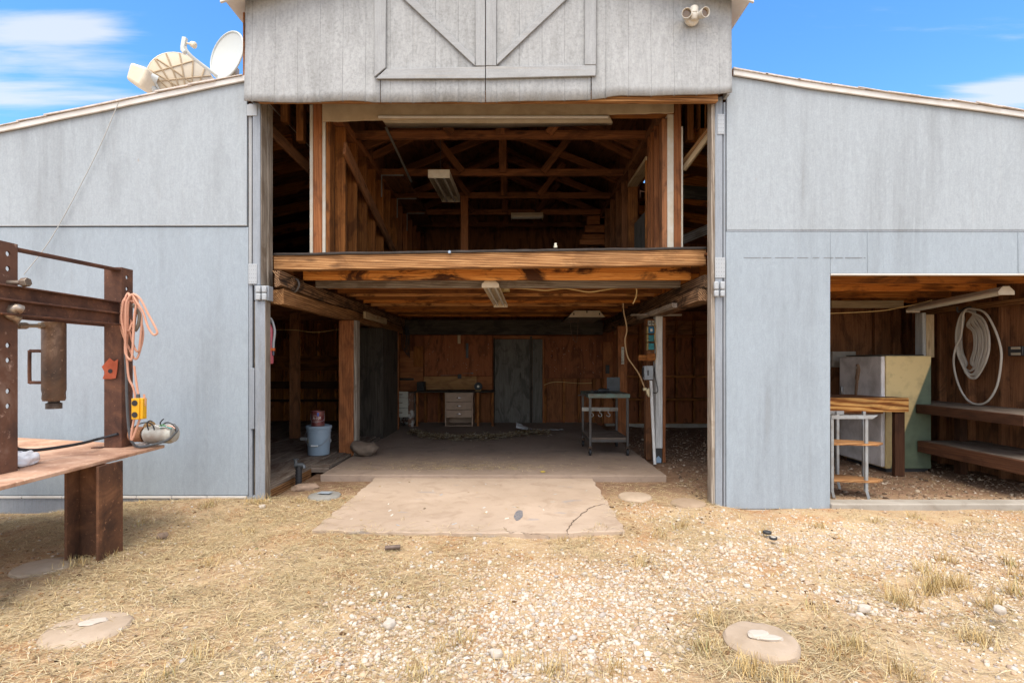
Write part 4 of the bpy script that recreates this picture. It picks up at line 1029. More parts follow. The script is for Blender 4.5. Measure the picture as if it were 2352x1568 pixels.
for k in range(3):
    hx = x0 + .13 + .115*k; m = MB(); m.tube([(hx, y1-.05, zr-.018), (hx, y1-.05, zr-.045), (hx+.022, y1-.052, zr-.06), (hx+.024, y1-.052, zr-.083), (hx+.004, y1-.052, zr-.096), (hx-.018, y1-.052, zr-.084), (hx-.02, y1-.052, zr-.07)], .0045, 7); m.build('hook', plain('hook_white', (.5,.48,.44), .4, .3), rl)
m = MB(); m.tube([(x0-.01, y0+.2, zt-.02), (x0-.09, y0+.17, zt-.025), (x0-.115, y0+.165, zt-.03)], .009, 8); m.build('handle', FRAMEM, t)
m = MB(); xa, xb = XX(1394, 2.66), XX(1424, 2.66); m.box(xa, xb, 2.66, 2.672, zt, ZZ(866, 2.66)); m.build('splash_plate', plain('plate_darkgrey', (.075,.08,.085), .5, .3, mottle=.5), t, .002)
m = MB(); p = W(1362, 899, 2.2); q = W(1405, 893, 2.25); m.tube([(p.x-.02, 2.2, zt+.04), (p.x+.02, 2.21, zt+.02), (p.x+.07, 2.22, zt+.022)], [.006, .016, .014], 8); m.rev([(.012, 0), (.026, .15), (.028, .6), (.018, .85), (.022, 1)], (p.x+.065, 2.22, zt+.029), (p.x+.21, 2.25, zt+.031), 16); m.box(p.x-.03, p.x+.06, 2.235, 2.25, zt+.001, zt+.012)
m.build('power_tool', plain('tool_black', (.03,.03,.032), .35, .2), None, label='small black hand tool lying on the trolley top', cat='tool')

# ---- switch gear on the right post
sw_b = board('switch_board', XX(1487, 1.82), XX(1503.5, 1.82), 1.82, 1.86, ZZ(830, 1.82), ZZ(733, 1.82), 'dark', barn, .003)
TEAL = plain('teal_box', (.020,.15,.17), .4, mottle=.25, scale=20, dark=(.03,.09,.09)); YELP = plain('brass_plate', (.34,.25,.10), .5, .4, mottle=.5)
def swbox(pya, pyb, mat, label, lid=False):
    x0, x1 = XX(1489.5, 1.77), XX(1502.5, 1.77); t = thing('switch_box', label, 'switch box', (x0, 1.82, ZZ(pyb, 1.77)), 'switch boxes on the right post')
    MB().box(x0, x1, 1.765, 1.819, ZZ(pyb, 1.77), ZZ(pya, 1.77)).build('box', mat, t, .004)
    m = MB(); m.box(x0-.020, x0-.001, 1.768, 1.819, ZZ(pyb+1, 1.77), ZZ(pya-1, 1.77)); m.cyl((x0-.012, 1.768, ZZ((pya+pyb)/2, 1.77)), (x0-.012, 1.758, ZZ((pya+pyb)/2, 1.77)), .005, n=8); m.build('cover', YELP, t, .002)
    if lid: MB().box(x0+.022, x1-.022, 1.7625, 1.7645, ZZ(pyb-4, 1.77), ZZ(pya+5, 1.77)).build('paper_label', plain('sticker_white', (.6,.58,.52), .7), t)
    return t
swbox(750, 765, plain('blue_box', (.02,.13,.24), .4, mottle=.25), 'blue switch box with a white sticker, upper of the three coloured boxes', True)
swbox(769, 784, TEAL, 'green-teal switch box between the blue and the rounded one')
swbox(788, 803, plain('teal_light', (.03,.19,.21), .4, mottle=.3), 'lowest teal switch box above the wood block')
for (a, b, lb_) in ((1489, 1495.5, 'small grey socket box at the post top, left of two'), (1497, 1503.5, 'small grey socket box at the post top, next to the white post')):
    m = MB(); m.box(XX(a, 1.78), XX(b, 1.78), 1.78, 1.819, ZZ(748, 1.78), ZZ(736, 1.78)); t = m.build('socket_box', plain('grey_box', (.36,.36,.32), .5, .2, mottle=.4), None, .004, label=lb_, cat='socket box')
    m = MB(); m.cyl((XX((a+b)/2, 1.78), 1.7795, ZZ(742, 1.78)), (XX((a+b)/2, 1.78), 1.776, ZZ(742, 1.78)), .010, n=12); m.build('socket', plain('socket_dark2', (.08,.07,.06), .5), t)
board('nailer_block', XX(1487, 1.74), XX(1505, 1.74), 1.74, 1.819, ZZ(827, 1.74), ZZ(811, 1.74), 'fir', sw_b, .003); board('nailer_block', XX(1467, 1.78), XX(1486.5, 1.78), 1.78, 1.83, ZZ(828, 1.78), ZZ(815, 1.78), 'fir', sw_b, .003)
t = thing('fuse_box', 'grey metal fuse box below the wood block on the post', 'fuse box', (XX(1488, 1.80), 1.84, ZZ(872, 1.8)))
GREYB = plain('fuse_grey', (.36,.40,.43), .45, .25, mottle=.6, scale=12, dark=(.20,.17,.14))
MB().box(XX(1480, 1.78), XX(1500.5, 1.78), 1.77, 1.86, ZZ(872, 1.78), ZZ(840, 1.78)).build('box', GREYB, t, .004)
MB().box(XX(1484, 1.78), XX(1499.5, 1.78), 1.758, 1.7695, ZZ(871, 1.78), ZZ(839.5, 1.78)).build('lid', GREYB, t, .003)
m = MB(); m.box(XX(1477, 1.78), XX(1479.5, 1.78), 1.78, 1.84, ZZ(866, 1.78), ZZ(844, 1.78)); m.box(XX(1487, 1.755), XX(1490, 1.755), 1.75, 1.7575, ZZ(862, 1.755), ZZ(850, 1.755)); m.build('lever', DARKM, t, .002)
m = MB(); m.tube([W(1500, 845, 1.80), W(1504, 858, 1.76), W(1508, 880, 1.74), (W(1511, 896, 1.75)), W(1507, 902, 1.77), W(1500, 900, 1.80), W(1498, 890, 1.83)], .005, 7); m.build('black_cable', BLACKR, None, label='black cable looping from the fuse box across the white post', cat='cable')
m = MB(); m.tube([W(1502, 745, 1.76), W(1505, 760, 1.755), W(1503, 775, 1.757), W(1507, 795, 1.757), W(1507, 815, 1.765), W(1504, 835, 1.80)], .0035, 6); m.tube([W(1500, 738, 1.77), W(1507, 748, 1.757), W(1505, 770, 1.757), W(1509, 790, 1.762)], .003, 6); m.build('tan_wire', YWIRE, None, label='tan wires strung down beside the switch boxes', cat='wire')
m = MB(); m.cyl(W(1495, 874, 1.75), W(1504, 1066, 1.66), .018, n=16); m.build('white_pipe', plain('pvc_white', (.66,.66,.64), .4, mottle=.35, scale=8, dark=(.42,.36,.28)), None, label='white plastic pipe leaning against the post below the fuse box', cat='pipe')
m = MB(); m.tube([W(1398, 741, 1.62), W(1401, 775, 1.60), W(1403, 800, 1.60), W(1403, 825, 1.58), W(1410, 850, 1.58), W(1430, 880, 1.6), W(1450, 905, 1.62), W(1466, 925, 1.62), W(1476, 945, 1.64), W(1483, 905, 1.70)][:8] + [W(1474, 893, 1.66), W(1483, 904, 1.7)], .007, 7)
m.v.clear(); m.f.clear(); m.mi.clear()
pts = [((1400+x/3.136)/1.27551, (700+y/3.136)/1.27551) for x, y in ((1335, 588), (1342, 680), (1362, 770), (1368, 850), (1352, 920), (1358, 1000), (1380, 1090), (1430, 1165), (1475, 1230), (1510, 1310), (1538, 1385))]
m.tube([W(x, y, 1.55 + .012*k) for k, (x, y) in enumerate(pts)], .0075, 8); t = m.build('power_lead', plain('tan_cord', (.40,.26,.13), .6, mottle=.3), None, label='tan cord dangling from the joists to a plug by the post', cat='cord')
m = MB(); a = W(1481, 894, 1.67); m.cyl(a + Vector((-.005, 0, .02)), a + Vector((.004, 0, -.01)), .02, .026, 12); m.prism([(W(1483, 893, 1.68).x, W(1483, 895, 1.68).z), (W(1491, 890, 1.68).x, W(1491, 890, 1.68).z), (W(1491, 912, 1.68).x, W(1491, 912, 1.68).z), (W(1486, 913, 1.68).x, W(1486, 906, 1.68).z)], 'y', 1.66, 1.71); m.build('plug', plain('cream_plug', (.55,.48,.30), .5), t, .004)

# ---- ceiling fittings of the ground floor
def px3(x, y): return ((1400+x/3.136)/1.27551, (700+y/3.136)/1.27551)
LAMPW = plain('lamp_cream', (.60,.50,.36), .5, mottle=.4, scale=7, dark=(.38,.27,.15))
p0, p1 = W(1126, 656, .55), W(1150, 702, 1.80)
t = thing('strip_light', 'unlit twin-tube strip light under the middle-bay joists', 'strip light', (p0 + p1)/2)
def strip(p0, p1, w, h, t, mats=LAMPW, box=False):
    d = (p1-p0); L = d.length; x = d.normalized(); y = Vector((0, 0, 1)).cross(x).normalized(); z = x.cross(y); M = Matrix((x, y, z)).transposed().to_4x4(); M.translation = p0
    m = MB(); m.prism([(-w/2, h), (w/2, h), (w/2, 0), (w*.47, 0), (w*.44, h*.8), (.02, h*.8), (.0, h*.3), (-.02, h*.8), (-w*.44, h*.8), (-w*.47, 0), (-w/2, 0)] if box else [(-w*.2, h), (w*.2, h), (w/2, h*.25), (w/2, 0), (w*.47, 0), (w*.19, h*.8), (-w*.19, h*.8), (-w*.47, 0), (-w/2, 0), (-w/2, h*.25)], 'x', .012, L-.012); m.build('reflector', mats, t, M=M, smooth=False)
    for a in (0, L-.011):
      m = MB(); m.prism([(-w*.51, h+.002), (w*.51, h+.002), (w*.51, -.004), (-w*.51, -.004)] if box else [(-w*.2, h+.002), (w*.2, h+.002), (w*.51, h*.25), (w*.51, -.02), (-w*.51, -.02), (-w*.51, h*.25)], 'x', a, a+.011)
      m.build('end_cap', mats, t, .002, M=M)
    for s_ in (-1, 1):
        m = MB(); m.cyl((.02, s_*w*.22, .006), (L-.02, s_*w*.22, .006), .013, n=12); m.build('tube', plain('lamp_tube', (.62,.60,.55), .2, spec=.6), t, M=M)
strip(p0, p1, .165, .07, t)
p0, p1 = W(1008, 408, 1.25), W(1036, 464, 2.40)
t = thing('strip_light', 'unlit strip light with two bare tubes hanging in the loft', 'strip light', (p0+p1)/2); strip(p0, p1, .235, .085, t, plain('lamp_grey', (.50,.43,.33), .5, mottle=.4, dark=(.3,.22,.14)), True)
m = MB()
for q in (p0.lerp(p1, .12), p0.lerp(p1, .88)): m.tube([q + Vector((0, 0, .07)), q + Vector((0, 0, .6))], .003, 5, smooth=0)
m.build('chain', DARKM, t)
p0, p1 = W(1174, 501, 3.6), W(1247, 500, 3.62); t = thing('strip_light', 'small strip light hung crosswise at the back of the loft', 'strip light', (p0+p1)/2); strip(p0, p1, .13, .075, t)
m = MB(); m.tube([p0.lerp(p1, .2) + Vector((0, 0, .07)), p0.lerp(p1, .15) + Vector((0, 0, .35))], .004, 5, smooth=0); m.tube([p0.lerp(p1, .75) + Vector((0, 0, .07)), p0.lerp(p1, .8) + Vector((0, 0, .35))], .004, 5, smooth=0); m.build('chain', DARKM, t)
# hooded wide lamp
yA, yB_ = 3.53, 4.75; t = thing('hooded_lamp', 'wide pale hooded lamp under the joists near the right girder', 'lamp', (1.12, 4.1, 1.97))
k = (CAMD+yA)/FPX; pr = [((px-CX)*k, CZ+(CY-py)*k) for px, py in ((1319, 713), (1377, 713), (1390, 728), (1305, 728))]
m = MB(); m.prism(pr, 'y', yA, yA+.012); e = m.build('end_cap', LAMPW, t, .003)
m = MB()
for px in (1318, 1348, 1377): p = W(px, 721 if px != 1348 else 716, yA-.001); m.box(p.x-.009, p.x+.009, yA-.004, yA-.0005, p.z-.016, p.z+.016)
m.build('slot', plain('slot_dark', (.05,.04,.03), .7), e)
m = MB(); m.prism(pr, 'y', yA+.013, yB_); m.build('hood', plain('hood_grey', (.20,.18,.15), .6, mottle=.4), t, .003)
m = MB(); p = W(1310, 736, 3.6); m.tube([p, p + Vector((.02, .0, -.2)), p + Vector((.09, 0, -.34)), p + Vector((.11, .0, -.2)), p + Vector((.12, 0, .03))], .004, 6); m.build('wire', plain('wire_brown', (.12,.08,.05), .6), t)
t = thing('junction_box', 'small yellowed junction box on the joists beside the strip light', 'junction box', W(1158, 664, .98)); a, b = W(1146, 670, .98), W(1171, 659, .98)
MB().box(a.x, b.x, .95, 1.0, a.z, b.z).build('box', plain('brassy_box', (.40,.28,.10), .5, .3, mottle=.6, scale=25, dark=(.16,.09,.03)), t, .003); MB().box(a.x+.055, b.x-.012, .946, .9495, a.z+.010, b.z-.008).build('cover', plain('cover_tan', (.52,.42,.24), .6), t, .001)
m = MB(); m.tube([W(*px3(x, y), .93) for x, y in ((298, 447), (420, 455), (520, 464), (620, 472), (700, 464), (800, 454), (900, 468), (1020, 487), (1150, 470), (1300, 446), (1410, 432), (1445, 440), (1460, 480), (1452, 530), (1440, 565), (1424, 596))], .0070, 7)
m.build('yellow_wire', YWIRE, None, label='yellow wire stapled across the joists from the junction box', cat='wire')
m = MB(); p = W(640, 640, .38); pts = [(650, 660), (656, 668), (668, 671), (680, 668), (687, 655), (684, 644), (677, 640)]; m.tube([W(x, y, .33) for x, y in pts], .010, 8); m.build('iron_hook', plain('hook_iron', (.10,.085,.075), .5, .5), None, label='bent iron hook on the rotten left girder', cat='hook')
# long tan flap under the loft header
m = MB(); n = 60; vs = []
for k in range(n+1):
    t_ = k/n; px = 866 + (1399-866)*t_; sag = 2.2*mnoise.noise((t_*5, 1, 0)) + 3*math.sin(t_*3.14)
    a = W(px, 266 - .6*t_ + .5*sag*.4, .33); b = W(px + (8 if k else 16), 281 + sag*.3, .37); c = W(px + (14 if k else 30) - (10 if k == n else 0), 292 - 6*t_ + sag, .62)
    vs += [a, b, c]
m.add(vs, [(k*3+j, k*3+3+j, k*3+4+j, k*3+1+j) for k in range(n) for j in (0, 1)]); t = m.build('hanging_sheet', plain('tan_panel', (.34,.29,.22), .8, mottle=.6, scale=5, dark=(.22,.17,.11)), None, label='long sagging tan sheet hung under the loft header', cat='sheet', solid=.012)
m = MB(); m.box(W(868, 268, .3).x, W(1398, 268, .3).x, .305, .325, W(868, 271, .31).z, W(868, 266.5, .31).z); m.build('edge_strip', CREAMT, t, .003)
# light bulb on the loft beam
p = W(1276, 566, .22); t = thing('porcelain_insulator', 'small white knob on top of the loft beam', 'knob', p); m = MB(); m.rev([(.016, 0), (.018, .4), (.010, .5), (.013, .7), (.010, 1)], p + Vector((0, 0, -.012)), p + Vector((0, 0, .03)), 14); m.build('knob', plain('knob_white', (.65,.62,.5), .3), t)
# shelf steps at the right back of the loft
t = thing('step_shelf', 'stepped stack of reddish boards at the back right of the loft', 'shelf', (.95, 4.0, 2.215))
for k, (pxa, pxb, pya, pyb) in enumerate(((1349, 1434, 496, 516), (1344, 1430, 518, 534), (1338, 1426, 538, 549), (1332, 1424, 550, 562))):
    y0 = 3.9 - .12*k; board('step_board', XX(pxa, y0), XX(pxb, y0), y0, y0+.10, max(ZZ(pyb, y0), 2.216), ZZ(pya, y0), 'red', t, .003)
y0 = 3.95; board('step_board', XX(1338, y0), XX(1440, y0), y0-.1, y0+.3, ZZ(495, y0), ZZ(492, y0), 'weather', t, .002)
m = MB(); random.seed(8)
# yellow sack in the right loft void
p = W(1600, 556, .75); chip('yellow_bundle', (p.x, .8, 2.25), .16, .10, .10, .2, plain('bundle_mustard', (.28,.16,.035), .8, mottle=.7, dark=(.08,.03,.05)), 'mustard cloth bundle on the loft floor behind the right post', 'bundle', 4)

# ---- fire extinguisher at left post
y = .16; t = thing('fire_extinguisher', 'faded pink-red fire extinguisher with a grey hose behind the left post', 'extinguisher', W(621, 835, y))
x = XX(618.5, y); FADE = plain('faded_red', (.36,.075,.10), .45, mottle=.4, scale=12, dark=(.25,.12,.12))
m = MB(); m.rev([(.030, 0), (.036, .03), (.036, .86), (.022, .96), (.012, 1)], (x, y, ZZ(835, y)), (x, y, ZZ(744, y)), 22); m.build('cylinder', FADE, t)
m = MB(); m.tube([(x, y, ZZ(738, y)), (x+.01, y, ZZ(731, y)), (x+.035, y-.005, ZZ(742, y)), (x+.052, y-.008, ZZ(762, y)), (x+.043, y-.01, ZZ(785, y)), (x+.040, y-.01, ZZ(800, y))], .011, 10); m.build('hose', plain('hose_grey', (.26,.27,.28), .5), t)
m = MB(); m.cyl((x+.040, y-.01, ZZ(798, y)), (x+.040, y-.01, ZZ(816, y)), .011, .009, 10); m.build('nozzle', plain('nozzle_blue', (.06,.07,.10), .5), t)
m = MB(); m.cyl((x, y, ZZ(806, y)), (x, y, ZZ(799, y)), .038, n=22); m.box(x, x+.052, y-.024, y+.004, ZZ(806, y)+.001, ZZ(799, y)-.001); m.build('strap', plain('strap_orange', (.50,.12,.035), .5), t, .002)
m = MB(); m.box(x-.01, x+.016, y-.012, y+.012, ZZ(744, y), ZZ(734, y)); m.build('valve', DARKM, t, .002)

# ---- workbench along the back wall
yb0, yb1 = 5.0, 5.585
t = thing('workbench', 'dark worktop along the back wall left of the grey door', 'workbench', (-1.0, 5.3, .05)); zt = ZZ(898.5, yb0)
board('worktop', XX(951, yb0), XX(1134, yb0), yb0, yb1, zt-.022, zt, 'blackwood', t, .004, axis='x')
for px in (955, 1095, 1129): board('leg', XX(px, yb0), XX(px+5, yb0), yb0+.02, yb0+.06, .05, zt-.023, 'fir', t, .003)
yd = 4.97; t = thing('drawer_unit', 'beige three-drawer unit under the workbench', 'drawer unit', (XX(1054, yd), yd+.2, .05))
DB = plain('drawer_beige', (.38,.255,.175), .6, mottle=.4, scale=10, dark=(.22,.16,.12)); xa, xb = XX(1022, yd), XX(1086, yd); zt_ = zt-.024
m = MB(); m.box(xa, xa+.022, yd, yd+.45, .05, zt_); m.box(xb-.022, xb, yd, yd+.45, .05, zt_); m.box(xa-.006, xb+.006, yd-.012, yd+.45, zt_-.026, zt_+.0005); m.box(xa+.022, xb-.022, yd+.43, yd+.45, .05, zt_-.027); m.box(xa+.022, xb-.022, yd+.01, yd+.42, .055, .072); m.build('carcass', DB, t, .003)
for (pa, pb) in ((904.5, 922), (922.8, 940.5), (941.3, 958.5)):
    m = MB(); m.box(xa+.024, xb-.024, yd-.006, yd+.012, ZZ(pb, yd), ZZ(pa, yd)); d = m.build('drawer', DB, t, .003)
    m = MB(); c = Vector(((xa+xb)/2, yd-.012, (ZZ(pb, yd)+ZZ(pa, yd))/2)); m.rev([(.002, 0), (.009, .3), (.012, .5), (.009, .7), (.002, 1)], c - Vector((.045, 0, 0)), c + Vector((.045, 0, 0)), 12); m.build('handle', plain('chrome', (.75,.75,.74), .15, .9, mottle=.1), d)
t = thing('drawer_cabinet', 'off-white peeling drawer cabinet beside the dark closet', 'cabinet', (XX(925, 4.9), 5.1, .05)); xa, xb, xc = XX(908, 4.93), XX(937.5, 4.93), XX(949.5, 4.93)
m = MB(); m.box(xb, xc, 4.93, 5.35, .05, zt-.023); m.box(xa, xb-.001, 5.33, 5.35, .05, zt-.024); m.box(xa, xb-.001, 4.95, 5.329, zt-.04, zt-.024); m.build('carcass', plain('peeling_white', (.42,.40,.36), .8, mottle=.95, scale=7, dark=(.13,.055,.028), stops=(.46, .54)), t, .003)
for (pa, pb) in ((899, 912), (913, 936), (937, 957.5)):
    m = MB(); m.box(xa, xb-.003, 4.925, 4.945, ZZ(pb, 4.93), ZZ(pa, 4.93)); d = m.build('drawer', plain('drawer_white', (.46,.44,.37), .6, mottle=.4, dark=(.33,.29,.22)), t, .003); m = MB(); z = (ZZ(pa, 4.93)+ZZ(pb, 4.93))/2; m.box(xa+.05, xb-.10, 4.915, 4.9245, z-.006, z+.006); m.build('handle', plain('handle_brown', (.12,.05,.03), .6), d, .002)
p = W(1099, 897, 5.2); gz_ = zt; c = Vector((p.x, 5.12, zt+.085)); t = thing('bench_grinder', 'bench grinder with a dark wheel on the worktop', 'grinder', (c.x, 5.2, zt))
m = MB(); m.cyl(c + Vector((0, -.0, 0)), c + Vector((0, .03, 0)), .074, n=30); w_ = m.build('wheel', plain('wheel_dark', (.035,.04,.045), .8), t)
m = MB(); m.cyl(c + Vector((0, -.004, 0)), c + Vector((0, -.001, 0)), .020, n=18); m.build('flange', plain('flange_pale', (.5,.48,.42), .4, .3), w_); m = MB(); m.cyl(c + Vector((0, -.012, 0)), c + Vector((0, -.0045, 0)), .008, n=6); m.build('nut', DARKM, w_)
m = MB(); m.rev([(.03, 0), (.06, .1), (.06, .9), (.03, 1)], c + Vector((0, .032, 0)), c + Vector((0, .22, 0)), 22); m.build('motor_body', DARKM, t)
m = MB(); m.prism([(c.x-.055, zt+.0005), (c.x+.055, zt+.0005), (c.x+.04, zt+.03), (c.x-.04, zt+.03)], 'y', c.y+.0, c.y+.20); m.build('base', plain('base_ochre', (.33,.20,.06), .6), t, .004)
# small wall things at the back
for (pxa, pxb, pya, pyb, nm, lb_, ct, mt) in ((1051, 1060, 869, 859, 'wall_socket', 'black wall socket on the reddish back panel', 'socket', BLACKR), (1051, 1057.5, 789, 769, 'wood_cleat', 'small pale wood cleat on the back panel', 'cleat', wood('pine', 'z')), (1070, 1076, 822, 788, 'pry_bar', 'dark flat bar hanging on the back panel', 'tool', DARKM), (1391, 1400, 858, 838, 'wall_socket', 'black double socket on the red board by the trolley', 'socket', BLACKR)):
    y0 = YB-.012 if pxa > 1380 else YB+.005; MB().box(XX(pxa, y0), XX(pxb, y0), y0, y0+.014, ZZ(max(pya, pyb), y0), ZZ(min(pya, pyb), y0)).build(nm, mt, None, .003, label=lb_, cat=ct)
m = MB(); y0 = YB+.012; m.tube([W(1012, 862, y0), W(1050, 861, y0)], .004, 6, smooth=0); m.tube([W(1062, 857, y0), W(1082, 857, y0)], .004, 6, smooth=0); m.cyl(W(1081, 857, y0), W(1087, 857, y0), .012, n=10); m.build('tool_rail', plain('rail_steel', (.2,.19,.18), .5, .5), None, label='thin steel rod and wrench hung on the back panel', cat='tool')
p = W(965, 890, 5.2); MB().box(XX(957, 5.15), XX(973, 5.15), 5.15, 5.4, zt+.001, ZZ(877, 5.15)).build('dark_box', plain('box_black', (.022,.02,.018), .8), None, .004, label='dark box on the left end of the worktop', cat='box')
m = MB(); m.cyl((-3.05, 3.02, .112), (-2.62, 2.86, .112), .024, n=14); m.cyl((-2.64, 2.868, .112), (-2.58, 2.845, .112), .031, n=14); m.build('white_pipe', bpy.data.materials['pvc_white'], None, label='short white plastic pipe lying on the plank floor of the left bay', cat='pipe')
m = MB(); m.tube([W(632, 757, 2.6), W(680, 758, 2.6), W(720, 763, 2.6), W(760, 759, 2.6), W(800, 753, 2.6)], .004, 6); m.build('sagging_wire', YWIRE, None, label='thin wire sagging across the dark left bay', cat='wire')
m = MB(); m.tube([W(1250, 884, YB-.03), W(1266, 878, YB-.03), W(1290, 877, YB-.03), W(1330, 880, YB-.03), W(1360, 879, YB-.03)], .006, 6); m.build('wall_wire', YWIRE, None, label='pale wire stapled along the lower back wall right of the grey door', cat='wire')
m = MB()
for k in range(5): m.tube([W(925+3*k, 748, 5.2), W(922+4*k, 780+3*k, 5.2), W(928+3*k, 806+4*k, 5.2), W(933+2*k, 776, 5.2), W(930+2*k, 750, 5.2)], .005, 6)
m.build('cable_bundle', BLACKR, None, label='bundle of dark cables hanging above the white drawer cabinet', cat='cable')
# ---- right room: fridge, benches, hose, stand
fx0, fx1, fy0, fy1 = 4.185, 4.752, 1.42, 2.22; fz1 = ZZ(817, fy0)
t = thing('refrigerator', 'old white refrigerator with a diagonal edge of yellow sun and green shade painted on its side in the right-hand room', 'refrigerator', ((fx0+fx1)/2, (fy0+fy1)/2, -.03))
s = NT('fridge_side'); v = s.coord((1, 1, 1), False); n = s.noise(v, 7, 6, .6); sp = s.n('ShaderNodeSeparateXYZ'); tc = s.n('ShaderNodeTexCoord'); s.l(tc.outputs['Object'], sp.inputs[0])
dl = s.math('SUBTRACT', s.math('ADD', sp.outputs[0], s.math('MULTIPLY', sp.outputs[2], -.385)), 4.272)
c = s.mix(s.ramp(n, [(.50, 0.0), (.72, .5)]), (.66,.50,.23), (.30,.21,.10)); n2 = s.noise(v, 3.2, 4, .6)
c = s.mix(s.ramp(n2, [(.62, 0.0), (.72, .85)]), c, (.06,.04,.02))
g = s.mix(s.ramp(n, [(.45, 0.0), (.7, .5)]), (.105,.135,.085), (.05,.06,.04)); c = s.mix(s.ramp(dl, [(.0, 0.0), (.02, 1.0)]), c, g); s.col(c); s.rough(.55)  # diagonal sun edge painted into the side colour: yellow lit part, green shaded part
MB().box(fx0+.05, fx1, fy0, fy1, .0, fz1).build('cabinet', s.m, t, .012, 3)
d = MB().box(fx0, fx0+.046, fy0+.005, fy1-.005, .02, fz1-.005).build('door', plain('fridge_white', (.74,.69,.66), .4, mottle=.6, scale=5, dark=(.30,.27,.23)), t, .014, 3)
m = MB(); m.tube([(fx0-.003, fy0+.42, fz1-.10), (fx0-.006, fy0+.40, fz1-.16), (fx0-.003, fy0+.43, fz1-.30), (fx0-.003, fy0+.46, fz1-.55)], [.02, .028, .02, .03], 6); m.build('rust_streak', rust('streak_rust', (.13,.07,.04), (.22,.13,.08), (.30,.20,.13), 8), d)
m = MB(); m.box(fx0-.03, fx0-.001, fy1-.10, fy1-.07, fz1-.48, fz1-.38); m.build('handle', plain('handle_chrome', (.5,.5,.5), .3, .8), d, .004)
m = MB(); m.box(fx0+.07, fx1-.02, fy0+.03, fy1-.05, -.05, -.0005); m.build('base', DARKM, t)
board('card_sheet', fx0+.03, fx1-.05, fy0+.05, fy1-.1, fz1+.002, fz1+.016, 'blackwood', t, .002)
# bench with the bright plank
t = thing('sawing_bench', 'low workbench with a bright grained plank edge inside the right-hand opening', 'bench', (3.8, 1.25, -.03)); zt = ZZ(913.5, 1.16); y0 = 1.16
board('front_plank', XX(1908, y0)-.10, XX(2088, y0), y0, y0+.045, ZZ(946, y0), zt, 'bench', t, .006)
MB().prism([(XX(1908, y0)-.10, y0+.046), (XX(2087, y0), y0+.046), (XX(2087, y0), 1.40), (4.15, 1.41), (4.1, 1.8), (XX(1908, y0)-.10, 1.9)], 'z', zt-.03, zt-.002).build('bench_top', wood('dark', 'x'), t, .003)
board('under_rail', XX(1908, y0)-.10, XX(2036, y0), y0+.05, y0+.09, ZZ(951, y0), ZZ(946, y0)-.002, 'dark', t, .003)
board('leg', XX(2063, y0), XX(2086, y0), y0+.048, y0+.10, -.04, zt-.032, 'darkred', t, .004)
board('leg', 3.2, 3.3, 1.75, 1.85, -.04, zt-.032, 'dark', t, .004)
# long shelf bench on the right wall
t = thing('wall_bench', 'long two-tier wooden bench along the right-hand wall', 'bench', (4.9, .9, -.03))
board('worktop', 4.60, 5.24, .12, 2.45, .712, .735, 'deck', t, .003, axis='y') if False else MB().box(4.605, 5.24, .12, 1.40, .712, .735).build('worktop', wood('deck', 'y'), t, .003)
MB().box(4.80, 5.24, 1.41, 2.5, .712, .735).build('worktop', wood('deck', 'y'), t, .003)
board('front_rail', 4.56, 4.603, .12, 1.40, .638, .737, 'darkred', t, .004); board('lower_rail', 4.575, 4.618, .12, 1.40, .20, .325, 'darkred', t, .004)
MB().box(4.62, 5.24, .12, 1.40, .305, .328).build('lower_shelf', wood('deck', 'y'), t, .003)
for y in (.14, 1.30): board('leg', 4.98, 5.06, y, y+.09, -.05, .304, 'darkred', t, .003); board('leg', 4.98, 5.06, y, y+.09, .329, .711, 'darkred', t, .003)
# metal stand
t = thing('metal_stand', 'worn white metal stand with two loose boards inside the right-hand opening', 'stand', (3.15, .35, -.03)); MW = plain('stand_white', (.30,.315,.325), .45, .3, mottle=.7, scale=12, dark=(.20,.17,.14))
ya, yb_ = .24, .62; za = ZZ(953, ya)
for (px, y) in ((1909, ya), (1988, ya), (1922, yb_), (1983, yb_)):
    x = XX(px, y); m = MB(); m.box(x, x+.026, y, y+.005, .03, za-.001); m.box(x, x+.005, y+.0055, y+.026, .03, za-.001); m.prism([(x, .03), (x+.026, .03), (x+.05, -.055), (x+.022, -.055)], 'y', y-.001, y+.004); m.build('leg', MW, t, .0015)
m = MB(); xa, xb = XX(1909, ya), XX(1998, ya); m.box(xa, xb+.02, ya-.006, ya-.001, za-.035, za); m.box(xa, xb+.02, yb_+.036, yb_+.041, za-.035, za); m.box(xa-.006, xa-.001, ya, yb_+.035, za-.035, za); m.prism([(xb+.02, za), (xb+.075, za), (xb+.03, za-.03), (xb+.02, za-.035)], 'y', ya-.006, ya-.001); m.build('top_rail', MW, t, .0015)
for (py, yo) in ((1014, 0), (1096, 0)):
    z = ZZ(py, .42)
    m = MB(); m.prism([(xa+.032, ya+.03), (xb+.06, ya-.02), (xb+.17, ya+.07), (xb+.10, ya+.15), (xa+.032, ya+.37)], 'z', z-.010, z+.010); m.build('loose_board', wood('weather', 'x'), t, .003)
